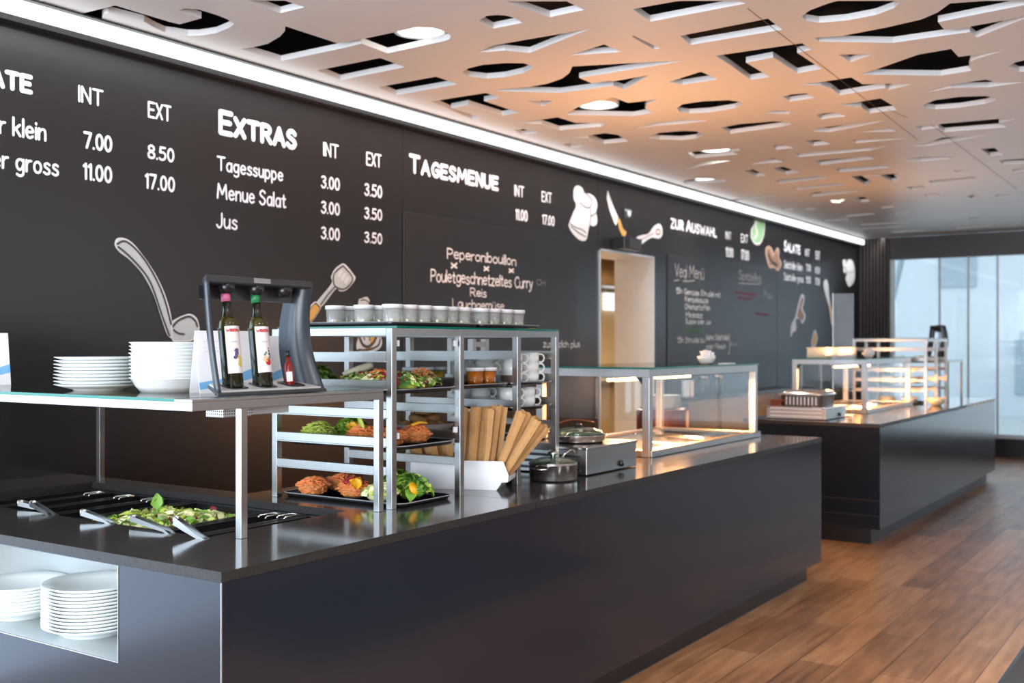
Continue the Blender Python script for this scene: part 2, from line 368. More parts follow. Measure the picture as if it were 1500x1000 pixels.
# ceiling boards with cut-outs ------------------------------------------------
def T(k): return lambda x, y: (x/5.988+250*k, y/5.988)
R2 = lambda x, y: (x/3+500, y/3); R3 = lambda x, y: (x/3+1000, y/3); T8 = lambda x, y: (x/5+1250, y/5+150)
T1, T2, T3, T4 = T(0), T(1), T(2), T(3)
def H(f, pts): return [f(*p) for p in pts]
holes_px = []
A_ = holes_px.append
A_(H(T2, [(680, 5), (965, 115), (1175, 62), (1000, 5)]))
A_(H(T2, [(1005, 230), (1465, 380)])+H(T3, [(190, 342), (480, 280), (660, 240), (800, 245), (900, 272), (960, 312), (950, 342), (900, 360), (405, 468), (175, 380), (0, 425)])+H(T2, [(970, 535), (615, 430), (705, 418), (850, 385), (960, 320), (1003, 270)]))
A_(H(T2, [(1285, 618)])+H(T3, [(340, 508), (555, 588)])+H(T2, [(1490, 702)]))
A_(H(T3, [(320, 765), (830, 672), (1025, 738), (480, 832)]))
for L in [
 [(395, 446), (635, 408), (697, 430), (627, 444), (782, 495), (708, 507), (558, 460), (482, 475), (617, 517), (577, 524)],
 [(605, 90), (640, 70), (680, 66), (720, 68), (765, 80), (795, 100), (668, 125)],
 [(720, 6), (918, 75), (1067, 43), (990, 6)],
 [(605, 230), (665, 200), (985, 145), (1095, 125), (828, 232), (720, 222)],
 [(1005, 243), (1155, 195), (1230, 228)],
 [(530, 318), (560, 300), (620, 285), (720, 277), (800, 278), (838, 290), (840, 300), (800, 320), (720, 338), (640, 345), (560, 335)],
 [(1275, 160), (1285, 157), (1400, 212), (1375, 218)],
 [(688, 393), (820, 383), (905, 368), (970, 345), (1003, 320), (1015, 292), (1370, 272), (1500, 268), (1045, 342), (1100, 366), (1185, 354), (1190, 358), (1355, 330), (1243, 392), (1195, 376), (965, 407), (690, 400)],
 [(815, 443), (930, 443), (883, 467)],
 [(985, 503), (1050, 465), (1195, 428), (1260, 452), (1390, 437), (1345, 455), (1335, 475), (1365, 495), (1285, 510)],
 [(785, 540), (850, 530), (950, 515), (1030, 540), (1165, 540), (1140, 555), (960, 572), (880, 545)],
 [(758, 572), (800, 567), (872, 580), (795, 592)],
 [(1000, 605), (1060, 600), (1155, 585), (1215, 592), (1262, 622), (1155, 632), (1085, 605)],
 [(970, 635), (1000, 630), (1067, 640), (1010, 650)],
 [(1290, 565), (1380, 540), (1500, 525), (1610, 530), (1500, 543), (1400, 550)],
 [(1345, 603), (1400, 583), (1500, 575), (1560, 577), (1590, 590), (1560, 607), (1500, 615), (1400, 612)]]:
    A_(H(R2, L))
A_(H(R2, [(1280, 40), (1470, 6), (1500, 4)])+H(R3, [(245, 4), (277, 15), (0, 68)])+H(R2, [(1357, 95)]))
for L in [
 [(-12, 158), (375, 82), (438, 130), (35, 197)],
 [(145, 245), (525, 190), (565, 218), (503, 232), (610, 302), (505, 322), (397, 252), (278, 275), (383, 338), (298, 350), (215, 290)],
 [(-25, 475), (0, 458), (90, 445), (200, 440), (255, 448), (265, 458), (230, 475), (120, 493), (30, 498), (-15, 490)],
 [(-60, 360), (80, 315), (155, 348), (0, 372)],
 [(522, 72), (560, 45), (640, 15), (680, 4), (940, 4), (955, 10), (930, 35), (850, 65), (720, 90), (600, 100), (540, 90)],
 [(580, 166), (700, 158), (900, 120), (1050, 85), (1120, 55), (1175, 15), (1330, 4), (1590, 4), (1122, 97), (1150, 132), (1262, 122), (1268, 116), (1540, 66), (1290, 165), (1262, 140), (925, 188), (600, 182)],
 [(685, 240), (835, 238), (737, 273)],
 [(785, 325), (850, 305), (1035, 240), (1180, 215), (1212, 250), (1290, 240), (1410, 222), (1300, 255), (1265, 270), (1258, 295), (1270, 310), (1135, 332), (830, 328)],
 [(1430, 290), (1460, 275), (1560, 250), (1640, 255), (1620, 285), (1560, 310), (1480, 315)],
 [(510, 370), (600, 362), (740, 340), (790, 370), (890, 368), (1005, 370), (905, 395), (890, 385), (690, 418), (655, 390), (610, 375)],
 [(1075, 405), (1160, 375), (1330, 350), (1375, 360), (1500, 360), (1345, 383), (1180, 385)],
 [(1058, 460), (1110, 440), (1220, 425), (1330, 422), (1372, 430), (1375, 440), (1330, 455), (1220, 472), (1110, 480), (1065, 472)],
 [(440, 425), (480, 415), (545, 410), (580, 430), (470, 445)],
 [(675, 460), (750, 452), (870, 432), (925, 465), (940, 482), (820, 498), (785, 470)],
 [(360, 497), (410, 484), (475, 490), (465, 500)],
 [(170, 560), (250, 545), (400, 533), (465, 537), (475, 545), (440, 555), (210, 587)],
 [(590, 505), (620, 498), (680, 495), (717, 510), (610, 523)],
 [(570, 577), (600, 562), (740, 545), (890, 530), (650, 580)],
 [(540, 620), (590, 615), (620, 620), (650, 633), (575, 640)],
 [(780, 580), (910, 562), (935, 577)],
 [(390, 640), (440, 635), (490, 650), (410, 656)],
 [(745, 615), (985, 608), (760, 628)],
 [(490, 675), (820, 648), (905, 640), (825, 660), (510, 690)],
 [(575, 708), (810, 685), (840, 697), (605, 725)],
 [(665, 742), (880, 725), (905, 737), (690, 756)],
 [(20, 672), (60, 665), (245, 652), (250, 660), (212, 666), (245, 678), (55, 695)],
 [(0, 748), (60, 720), (110, 710), (215, 705), (70, 730)],
 [(295, 722), (400, 695), (440, 712)],
 [(265, 750), (310, 745), (370, 770), (325, 775)],
 [(395, 740), (440, 733), (515, 757), (455, 765)],
 [(400, 793), (600, 772), (635, 780), (425, 806)],
 [(482, 825), (680, 805), (707, 812), (505, 833)],
 [(555, 855), (580, 845), (780, 835), (770, 843), (575, 863)],
 [(0, 795), (60, 785), (180, 788), (190, 797), (100, 805), (10, 808)],
 [(738, 775), (950, 762), (930, 772), (960, 792), (920, 797), (870, 772), (790, 775), (835, 800), (800, 812)],
 [(970, 705), (1020, 692), (1140, 685), (1195, 690), (1170, 698), (1050, 708)],
 [(1080, 795), (1280, 775), (1300, 787), (1095, 808)],
 [(1310, 655), (1370, 650), (1410, 680), (1350, 685)],
 [(1390, 705), (1500, 697), (1600, 690), (1600, 712), (1500, 718), (1410, 722)],
 [(1020, 555), (1060, 551), (1390, 522), (1465, 522), (1390, 540), (1425, 558), (1150, 580), (1125, 562), (1050, 570)],
 [(1010, 640), (1075, 628), (1140, 605), (1350, 590), (1170, 625), (1080, 640)],
 [(870, 908), (925, 902), (930, 910), (875, 914)],
 [(980, 822), (1055, 815), (1070, 825), (1010, 833)], [(1055, 855), (1115, 848), (1135, 857), (1075, 862)],
 [(1245, 862), (1280, 857), (1310, 868), (1275, 873)], [(1370, 858), (1430, 852), (1445, 862), (1385, 866)],
 [(1190, 750), (1270, 742), (1200, 757)], [(1445, 745), (1520, 738), (1530, 748), (1460, 755)],
 [(930, 937), (1000, 930), (1005, 937), (935, 942)], [(745, 870), (800, 865), (825, 885), (785, 888)],
 [(645, 880), (720, 873), (690, 892), (660, 890)], [(195, 880), (385, 855), (420, 858), (215, 885)],
 [(1145, 965), (1180, 960), (1195, 967), (1155, 970)],
 [(1250, 958), (1290, 953), (1308, 959), (1265, 963)], [(430, 915), (470, 910), (490, 918), (445, 922)], [(535, 915), (575, 911), (590, 917), (550, 921)],
 [(705, 945), (830, 935), (850, 941), (720, 952)]]:
    A_(H(R3, L))
holes = [[atZ(x, y, ZCE) for (x, y) in h] for h in holes_px]
# more cut-outs beyond what the picture's close half shows
def bbox(p): return (min(q[0] for q in p), max(q[0] for q in p), min(q[1] for q in p), max(q[1] for q in p))
boxes = [bbox(h) for h in holes]
rc = random.Random(3)
for tries in range(900):
    x = rc.uniform(-2.6, 15.2); y = rc.uniform(-5.6, 4.2)
    fw = x*c_+y*s_; rt = x*s_-y*c_
    if fw > .3:
        px = CX+F*rt/fw; py = CY-F*(ZCE-ZC)/fw
        if -60 < px < 1560 and -20 < py < 316 : continue
    t = rc.random(); far = fw > 12
    if far and t > .75: continue
    wx = rc.uniform(.08, .25); wy = rc.uniform(.25, .8)
    if far: wx *= 1.2
    if t < .5: P = [(x-wx/2, y-wy/2), (x+wx/2, y-wy/2), (x+wx/2, y+wy/2), (x-wx/2, y+wy/2)]
    elif t < .75: P = [(x+wx*.7*math.cos(a*math.pi/6), y+wy*.45*math.sin(a*math.pi/6)) for a in range(12)]
    else: P = [(x-wx*.6, y-wy/2), (x+wx*.7, y-wy*.1), (x-wx*.5, y+wy*.5)]
    bb = bbox(P)
    if bb[0] < -2.8 or bb[1] > 15.4 or bb[2] < -5.8 or bb[3] > 4.34: continue
    if any(not (bb[1]+.12 < q[0] or bb[0]-.12 > q[1] or bb[3]+.12 < q[2] or bb[2]-.12 > q[3]) for q in boxes): continue
    holes.append(P); boxes.append(bb)
YE = 4.43
notch1 = [atZ(*p, ZCE) for p in H(T1, [(640, 138), (1010, 48), (1497, 195)])+H(T2, [(80, 213), (270, 160), (60, 95), (130, 72), (250, 85), (400, 130), (500, 170), (557, 210), (520, 240), (400, 290), (250, 313), (150, 313), (0, 290)])+H(T1, [(1450, 285), (1350, 240), (1265, 190), (950, 110), (910, 125), (895, 160), (910, 200), (960, 235), (1000, 250)])]
notch2 = [atZ(*p, ZCE) for p in H(T1, [(95, 2), (110, -30), (330, -30), (385, -2), (270, 42)])]
notch1 = [(x, min(y, YE-.004)) for x, y in notch1]; notch2 = [(x, min(y, YE-.004)) for x, y in notch2]
print('NOTCH', notch1, notch2)
nA = (notch1[0][0], YE); nB = (notch1[-1][0], YE)
outer = [(-3, -5.9), (XF-.02, -5.9), (XF-.02, YE)]
for xx in (13.7, 12.2, 11.2, 10.45, 9.7, 9.05, 8.3, 7.75): outer += [(xx+.1, YE), (xx+.08, YE-.09), (xx-.08, YE-.09), (xx-.1, YE)]
outer += [nB]+notch1[::-1]+[nA, (notch2[-1][0], YE)]+notch2[::-1]+[(notch2[0][0], YE), (-3, YE)]
cb = flat_shape('ceiling', outer, holes, ZCE, ZCE+.030)
struct('ceiling', cb, m_ceil)
# thin seams between boards
sm = MB()
for (a, b) in (((1095, 12), (1345, 205)), ((1365, 183), (1490, 277)), ((1300, 160), (1330, 172))):
    A = Vector((*atZ(*a, ZCE), ZCE-.0008)); B = Vector((*atZ(*b, ZCE), ZCE-.0008)); d = (B-A).normalized(); n = Vector((-d.y, d.x, 0))*.0022
    sm.add([A-n, B-n, B+n, A+n], [(0, 1, 2, 3)])
struct('ceiling_trim', sm, mat('dark_seam', (.12, .1, .09), .8, noise=.1))
# downlights above the boards
dl0 = None
lampinfo = [((615, 46), 'nearest round downlight showing through a ceiling cut-out'), ((877, 154), 'round downlight in the jagged ceiling cut-out above the tall letter gaps'),
            ((1048, 219), 'round downlight half hidden above the ceiling, over the chef hat end of the wall'), ((1037, 262), 'round downlight glimpsed in the oval cut-out closest to the light strip'),
            ((1223, 283), 'round downlight seen through a thin slot above the green pepper'), ((1362, 309), 'round downlight above the right-hand end of the far counter'),
            ((1264, 338), 'smallest round downlight, beside the far end of the light strip')]
for i, ((px, py), lab) in enumerate(lampinfo):
    zz = 3.09; x, y = atZ(px, py, zz)
    t = thing('downlight', lab, 'ceiling light', (x, y, zz), 'round downlights above the ceiling')
    obj('lens', MB().lathe([(0, 0), (.112, 0), (.118, .004)], x, y, zz, 32), m_lamp, t)
    obj('housing', MB().lathe([(.118, .0), (.135, -.004), (.137, .05), (.12, .10), (.05, .12), (.0, .12)], x, y, zz, 32), m_white, t)
    if i < 6:
        sl = bpy.data.lights.new('downlight_beam', 'SPOT'); sl.energy = 70; sl.spot_size = math.radians(110); sl.spot_blend = .9; sl.shadow_soft_size = .10; sl.color = (1.0, .95, .86)
        so_ = bpy.data.objects.new('downlight_beam', sl); COL.objects.link(so_); so_.location = (x, y, 2.99)
    obj('rod', MB().lathe([(.012, .12), (.012, .41)], x, y, zz, 10), m_dark_trim, t)
# light strip along the wall
ls = thing('light_strip', 'long white LED light strip under the ceiling along the black wall', 'light strip', (6, 4.42, 2.95))
obj('diffuser', MB().prism([(4.375, 2.925), (4.38, 2.921), (4.40, 2.921), (4.40, 2.988), (4.38, 2.988), (4.375, 2.984)], 'x', -2.5, 15.95), m_led, ls)
obj('housing', MB().box(-2.5, 15.95, 4.402, 4.458, 2.896, 2.989).box(-2.5, 15.95, 4.352, 4.458, 2.9895, 2.9965), m_dark_trim, ls)  # upper lip added to keep the strip's light off the ceiling
# far end: window, fascia, slat wall
e = MB(); e.box(XF, XF+.15, -6, 4.02, 2.69, 3.0); struct('wall_end', e, m_dark_trim)
struct('baseboard_end', MB().box(XF-.02, XF+.15, -6, 4.46, 0, .24), m_plinth)
s2 = MB(); s2.box(XF+.06, XF+.16, 4.02, YW, 0, 3.0)
struct('wall_slatted', s2, m_plinth)
s2 = MB()
for i in range(9):
    y = 4.03+i*.047; s2.box(XF+.0, XF+.06, y, y+.026, .0, 3.0)
struct('trim_slats', s2, m_slat)
wn = MB(); seams = [1415, 1458]
struct('window_1', MB().box(XF+.05, XF+.062, -6, 4.0, .24, 2.69), glass('window_glass', (.96, .97, .95), .03))
fr = MB(); fr.box(XF+.02, XF+.09, 3.97, 4.02, .24, 2.69)
for y in [3.364, 2.993, 2.625, 2.25, 1.88, 1.5, 1.1, .7, .3, -.5, -1.5, -2.5, -4]: fr.box(XF+.03, XF+.08, y-.011, y+.011, .24, 2.69)
fr.box(XF+.02, XF+.09, -6, 4.0, .24, .29)
struct('window_frame', fr, mat('window_profile', (.55, .62, .66), .4, .2, noise=.1))
# roller screens and the pale street side behind the window
struct('window_screen', MB().box(XF+.16, XF+.165, -6, 3.97, .26, 2.69), glass('sheer_screen', (.88, .92, .95), .3, 1.2))
ex = MB(); ex.box(26, 26.3, -14, 16, -0.5, 14); struct('exterior_facade', ex, mat('pale_facade', (.72, .78, .84), .7, noise=.08, nscale=.6))
struct('exterior_ground', MB().box(17.6, 60, -30, 30, -.3, -.1), mat('pale_paving', (.55, .58, .6), .8, noise=.1))
eb = MB()
for (y0, y1, z0, z1) in ((6.6, 7.6, 2.6, 4.2), (6.6, 7.6, .6, 2.0), (4.8, 5.6, 2.8, 4.6), (3, 4.0, .4, 1.6), (0, 1.2, .6, 1.7)): eb.box(25.95, 26, y0, y1, z0, z1)
struct('exterior_windows', eb, mat('facade_glass', (.42, .50, .58), .3, noise=.2))
eb = MB(); eb.tube([(22, 6.2, -.1), (22, 5.2, 4.2)], .06, 8); struct('exterior_prop', eb, mat('grey_post', (.35, .42, .5), .5, noise=.1))
eb = MB(); eb.tube([(21, 6.5, 4.4), (21, 0, 2.9)], .07, 8); struct('exterior_rail', eb, m_white)

# ------------------------------------------------------------------ lettering (single-stroke letters drawn as flat ribbons)
G = {
'A': "0,0 3,10 6,0;1.2,3.6 4.8,3.6", 'C': "~5.4,8.6 4,10 1.8,9.2 .2,5 1.8,.8 4,0 5.4,1.4", 'E': "5,10 0,10 0,0 5,0;0,5.2 4.4,5.2",
'F': "5,10 0,10 0,0;0,5.2 4.2,5.2", 'G': "~5.4,8.6 4,10 1.8,9.2 .2,5 1.8,.6 4.2,.2 5.5,2;5.5,1.6 5.5,4.6 3.4,4.6", 'H': "0,10 0,0;5.2,10 5.2,0;0,5.2 5.2,5.2",
'I': "0,10 0,0", 'J': "~3.6,10 3.6,3 2.8,.5 1.2,0 0,1.6", 'K': "0,10 0,0;5,10 0,4.4;1.6,6 5.4,0", 'L': "0,10 0,0 4.6,0", 'M': "0,0 .8,10 3.8,3 6.8,10 7.6,0",
'N': "0,0 0,10 5.2,0 5.2,10", 'O': "~@2.9,5,2.9,5", 'P': "0,0 0,10;~0,10 3.4,9.8 4.8,7.5 3.4,5 0,4.6", 'R': "0,0 0,10;~0,10 3.4,9.8 4.8,7.6 3.4,5.2 0,4.8;2.2,4.8 5.2,0",
'S': "~4.8,8.6 3.4,10 1.4,9.8 .3,7.6 1.6,5.8 3.6,4.6 4.9,2.6 3.6,.3 1.6,0 0,1.6", 'T': "0,10 6,10;3,10 3,0", 'U': "~0,10 0,3 1.2,.4 2.7,0 4.2,.4 5.4,3 5.4,10",
'V': "0,10 2.8,0 5.6,10", 'W': "0,10 2,0 4.2,8 6.4,0 8.4,10", 'X': "0,10 5.2,0;5.2,10 0,0", 'Z': "0,10 5,10 0,0 5.2,0", 'B': "0,0 0,10;~0,10 3,9.8 4,7.6 3,5.6 0,5.2;~0,5.2 3.6,5 4.8,2.6 3.4,.2 0,0",
'a': "~4,5.4 2.4,6.4 .8,5.4 .1,3 .8,.6 2.2,0 3.6,1.2 4.1,3.4;4.2,6.3 4.2,0", 'b': "0,10 0,0;~0,4.6 1.4,6.2 3,6 4.2,3.2 3,.3 1.4,0 0,1.4", 'c': "~3.8,5.4 2.5,6.4 1,5.6 .1,3.2 1,.8 2.5,0 3.8,1",
'd': "4.2,10 4.2,0;~4.2,4.6 3,6.3 1.2,6 .1,3.2 1.2,.3 3,.1 4.2,1.6", 'e': "~.2,3.4 4,3.6 3.6,5.6 2.2,6.4 .8,5.6 .1,3.2 .9,.7 2.4,0 4,1", 'f': "~3.4,9.6 2.2,10 1.4,8.6 1.4,0;0,6.2 3,6.2",
'g': "~4,5.4 2.4,6.4 .8,5.6 .1,3.4 .9,1 2.2,.4 3.6,1.6 4.1,3.4;~4.2,6.3 4.2,-1 3.4,-2.8 1.8,-3.2 .4,-2.4", 'h': "0,10 0,0;~0,4 1.4,6 3,6.2 3.9,4.6 3.9,0", 'i': "0,6.4 0,0;0,8.7 0,9.1",
'k': "0,10 0,0;3.8,6.4 0,2.8;1.3,4 4,0", 'l': "0,10 0,0", 'm': "0,6.4 0,0;~0,4.2 1.2,6.1 2.5,6.2 3.2,4.6 3.2,0;~3.2,4.2 4.4,6.1 5.7,6.2 6.4,4.6 6.4,0", 'n': "0,6.4 0,0;~0,4.2 1.4,6 3,6.2 3.9,4.6 3.9,0",
'o': "~@2.1,3.2,2.1,3.2", 'p': "0,6.4 0,-3;~0,4.6 1.4,6.3 3,6 4.2,3.2 3,.3 1.4,0 0,1.6", 'q': "4.2,6.4 4.2,-3;~4.2,4.6 3,6.3 1.2,6 .1,3.2 1.2,.3 3,.1 4.2,1.6", 'r': "0,6.4 0,0;~0,4 1.2,6 2.8,6.3", 's': "~3.4,5.6 2.1,6.4 .7,5.8 .6,4.4 1.9,3.4 3.3,2.4 3.2,.7 1.7,0 0,.9",
't': "~1.4,9 1.4,1.4 2.2,.1 3.2,.5;0,6.4 3,6.4", 'u': "~0,6.4 0,2 1,.2 2.4,.2 3.7,2.2;3.9,6.4 3.9,0", 'v': "0,6.4 2,0 4,6.4", 'w': "0,6.4 1.4,0 2.8,5.4 4.2,0 5.6,6.4", 'x': "0,6.4 3.8,0;3.8,6.4 0,0",
'y': "0,6.4 2,0;~4,6.4 2,0 1,-2.6 -.4,-3", 'z': "0,6.4 3.6,6.4 0,0 3.8,0", 'ü': "~0,6.4 0,2 1,.2 2.4,.2 3.7,2.2;3.9,6.4 3.9,0;.9,8.6 .9,9;2.9,8.6 2.9,9", 'ä': "~4,5.4 2.4,6.4 .8,5.4 .1,3 .8,.6 2.2,0 3.6,1.2 4.1,3.4;4.2,6.3 4.2,0;1.2,8.6 1.2,9;3,8.6 3,9",
'0': "~@2.2,5,2.2,5", '1': "0,8.4 1.5,10 1.5,0", '2': "~0,8.6 1.4,10 3.6,9.6 4.2,7.4 2.8,4.4 0,0;0,0 4.6,0", '3': "~.4,9 2,10 4,9.2 4,7 2,5.4 4.2,4.2 4.5,2 3,.1 1.2,0 0,1.4", '5': "4.2,10 .8,10 .4,5.8;~.4,5.8 2.4,6.2 4.3,4.8 4.3,1.8 2.6,0 .8,.2 0,1",
'7': "0,10 4.6,10 1.6,0", '8': "~2.3,5.4 .5,6.8 .6,9 2.3,10 4,9 4.1,6.8 2.3,5.4 .2,3.6 .3,1 2.3,0 4.3,1 4.4,3.6 2.3,5.4", '.': "0,0 0,.1", '}': "~0,10 1.6,9 1.4,6 3,5 1.4,4 1.6,1 0,0", '*': "0,4 2,6.4;0,6.4 2,4", '/': "0,0 3,10"}
def strokes(ch):
    out = []
    for st in G[ch].split(';'):
        sm_ = st.startswith('~'); st = st.lstrip('~')
        if st.startswith('@'):
            cx, cy, rx, ry = map(float, st[1:].split(',')); out.append([(cx+rx*math.cos(a*math.pi/10), cy+ry*math.sin(a*math.pi/10)) for a in range(21)]); continue
        P = [tuple(map(float, p.split(','))) for p in st.split()]
        out.append(catmull(P, 4) if sm_ and len(P) > 2 else P)
    return out
RK = [0]
def step():
    RK[0] = (RK[0]+1) % 60; return RK[0]*1.2e-5
def ribbon(mb, P, r, y0, m=None, seg=8):
    """flat round-ended stroke in the x-z plane facing -y"""
    for (a, b) in zip(P[:-1], P[1:]):
        d = Vector((b[0]-a[0], b[1]-a[1])); L = d.length
        if L < 1e-7: continue
        n = Vector((-d.y, d.x))/L*r; y = y0-step()
        mb.add([(a[0]-n.x, y, a[1]-n.y), (b[0]-n.x, y, b[1]-n.y), (b[0]+n.x, y, b[1]+n.y), (a[0]+n.x, y, a[1]+n.y)], [(0, 1, 2, 3)], m)
    for i, p in enumerate(P):
        if 0 < i < len(P)-1:
            u = Vector((p[0]-P[i-1][0], p[1]-P[i-1][1])); v = Vector((P[i+1][0]-p[0], P[i+1][1]-p[1]))
            if u.length > 1e-7 and v.length > 1e-7 and u.normalized().dot(v.normalized()) > .97: continue
        y = y0-step()
        mb.add([(p[0]+r*math.cos(2*math.pi*k/seg), y, p[1]+r*math.sin(2*math.pi*k/seg)) for k in range(seg)], [tuple(range(seg))], m)
def lettering(mb, text, x0, x1, zb, cap, w, y, m=None, smallcaps=False, gap=1.9, jitter=0.0, slope=0.0):
    rc = random.Random(len(text)*7+1); cur = 0; items = []
    for i, ch in enumerate(text):
        if ch == ' ': cur += 3.2; continue
        k = .82 if (smallcaps and i > 0 and text[i-1] != ' ') or (smallcaps == 'low' and i == 0) else 1.0
        S = strokes(ch); wd = max(p[0] for q in S for p in q)*k
        items.append((cur, k, S)); cur += wd+gap
    tot = max(cur-gap, .1); sx = (x1-x0)/tot; sz = cap/10
    for (ox, k, S) in items:
        jz = rc.uniform(-jitter, jitter)*cap; jr = rc.uniform(-jitter, jitter)*.6
        for q in S:
            P = [(x0+(ox+p[0]*k+jr*p[1]*.2)*sx, zb+p[1]*k*sz+jz+slope*(ox+p[0])*sx) for p in q]
            ribbon(mb, P, w, y, m)
def put(mb, text, pxl, pxr, yt, yb, w=.10, y=YW-.0022, m=None, sc=False, jitter=0.0, ref=10.0, gap=1.9):
    """text spanning picture columns pxl..pxr; yt / yb: top / baseline rows at its left end"""
    x0, zb = atY(pxl, yb, YW); x1, _ = atY(pxr, yb, YW); _, zt = atY(pxl, yt, YW)
    cap = (zt-zb)*10/ref
    lettering(mb, text, x0+w*cap*.5, x1-w*cap*.5, zb+w*cap*.5, cap*(1-w), w*cap*.5, y, m, sc, gap, jitter)
def block(name, label, lines, group='printed price lists on the black wall'):
    t = thing(name, label, 'lettering', (atY(lines[0][1], lines[0][4], YW)[0], YW-.002, 1.49), group)
    for L in lines:
        mb = MB(); kw = L[5] if len(L) > 5 else {}
        put(mb, *L[:5], **kw); obj('heading' if kw.get('sc') else ('price' if '.' in L[0] else 'text_line'), mb, m_vinyl, t, fixn=False)
    return t
HD = dict(sc=True, w=.205, gap=1.9); SM = dict(w=.13); PR = dict(w=.16, gap=2.0); TX = dict(w=.135, gap=1.8)
FAR = lambda d: dict(d, y=YW-.0096)
block('menu_lettering', 'cut-off price list ending in TE at the left end of the wall', [
 ('SALATE', -83, 47.6, 76, 112, HD), ('INT', 114, 151, 124, 149.5, SM), ('EXT', 216, 250.8, 147.6, 172, SM),
 ('Salatteller klein', -128, 67.8, 143, 174.5, TX), ('Salatteller gross', -124, 86, 198, 229.5, TX),
 ('7.00', 121.5, 164, 191.5, 217, PR), ('8.50', 215.5, 255, 210.5, 232, PR), ('11.00', 120.5, 164, 237.3, 263, PR), ('17.00', 211.5, 256, 252.6, 276, PR)])
block('menu_lettering', 'white EXTRAS price list with Tagessuppe, Menue Salat and Jus', [
 ('EXTRAS', 319.5, 434.5, 159, 197, HD), ('INT', 473, 495.7, 207.3, 228.5, SM), ('EXT', 536, 558.5, 221.6, 242, SM),
 ('Tagessuppe', 317, 414.5, 227.6, 249.5, TX), ('Menue Salat', 317, 419, 267.3, 291, TX), ('Jus', 316, 347.5, 310, 334, TX),
 ('3.00', 469.5, 497.5, 256, 275.3, PR), ('3.00', 469.5, 497.5, 293.3, 312.3, PR), ('3.00', 469.5, 497.5, 331, 350, PR),
 ('3.50', 533, 559.5, 267.3, 286.3, PR), ('3.50', 533, 559.5, 302.6, 320.3, PR), ('3.50', 533, 559.5, 338.5, 355.3, PR)])
block('menu_lettering', 'white TAGESMENUE heading with its two prices above the first chalkboard', [
 ('TAGESMENUE', 598.5, 730, 224, 253, HD), ('INT', 753, 767.5, 270, 287, SM), ('EXT', 793, 807.8, 279.3, 295.3, SM), ('11.00', 754.6, 772.5, 305, 322, PR), ('17.00', 793.6, 812, 313.3, 328.5, PR)])
block('menu_lettering', 'white ZUR AUSWAHL heading with its two prices above the second chalkboard', [
 ('ZUR AUSWAHL', 982, 1050, 316, 334.5, dict(sc='low', w=.18, gap=1.8)), ('INT', 1062.6, 1071, 338.5, 350.3, SM), ('EXT', 1085, 1095.3, 342, 354.8, SM), ('11.00', 1062.6, 1074, 361.4, 376, PR), ('17.00', 1085, 1097, 364.7, 380, PR)])
block('menu_lettering', 'smallest white price list headed SALATE at the far end of the wall', [
 ('SALATE', 1147, 1171.3, 351.4, 368.2, FAR(HD)), ('INT', 1178.5, 1184.9, 364, 375, FAR(SM)), ('EXT', 1193.6, 1200, 367.4, 379.3, FAR(SM)), ('Salatteller klein', 1147, 1174, 380.8, 392.6, FAR(TX)), ('Salatteller gross', 1147, 1176, 399, 410.3, FAR(TX)),
 ('7.00', 1179.6, 1186.5, 386.4, 396.6, FAR(PR)), ('8.50', 1193, 1200, 390.4, 400, FAR(PR)), ('11.00', 1179.6, 1186.5, 403.8, 415, FAR(PR)), ('17.00', 1193, 1200, 406.5, 417.2, FAR(PR))])

# ------------------------------------------------------------------ chalkboards with handwriting
def board(label, x0, x1, z0, z1, lines, extra=None):
    t = thing('chalkboard', label, 'chalkboard', ((x0+x1)/2, YW, z0), 'chalkboards on the black wall')
    obj('panel', MB().box(x0, x1, YW-.008, YW-.001, z0, z1), m_board, t, bevel=.002)
    for (n, txt, a, b, yt, yb, m, kw) in lines:
        mb = MB(); put(mb, txt, a, b, yt, yb, y=YW-.0092, w=kw.get('w', .125), jitter=kw.get('j', .06), gap=kw.get('g', 1.2), ref=kw.get('ref', 10)); obj(n, mb, m, t, fixn=False)
    return t
C_ = {}
b1 = board('chalkboard handwritten with Peperonibouillon and Pouletgeschnetzeltes Curry', 5.407, 7.62, 1.0, 2.352, [
 ('handwriting', 'Peperonibouillon', 653, 754.5, 362, 378.5, m_chalk, {}), ('handwriting', 'Pouletgeschnetzeltes Curry', 629, 779, 392.5, 412, m_chalk, {}),
 ('handwriting', 'CH', 784, 797, 409, 418, m_chalkf, {}), ('handwriting', 'Reis', 687, 711, 421, 434.5, m_chalk, {}), ('handwriting', 'Lauchgemüse', 661, 737, 437, 451, m_chalk, {}),
 ('handwriting', 'zusätzlich plus', 794, 848, 498, 509, m_chalk, {})])
for (x, y, r) in ((663.5, 389, 4), (711, 393.5, 3.2), (747.5, 396.5, 3)):
    mb = MB()
    for d in (1, -1):
        ribbon(mb, [atY(x-r, y-d*r*.8, YW), atY(x+r, y+d*r*.8, YW)], .007, YW-.0092)
    obj('chalk_cross', mb, m_chalk, b1, fixn=False)
xb1 = atY(1137, 440, YW)[0]; xb2 = atY(1219, 440, YW)[0]
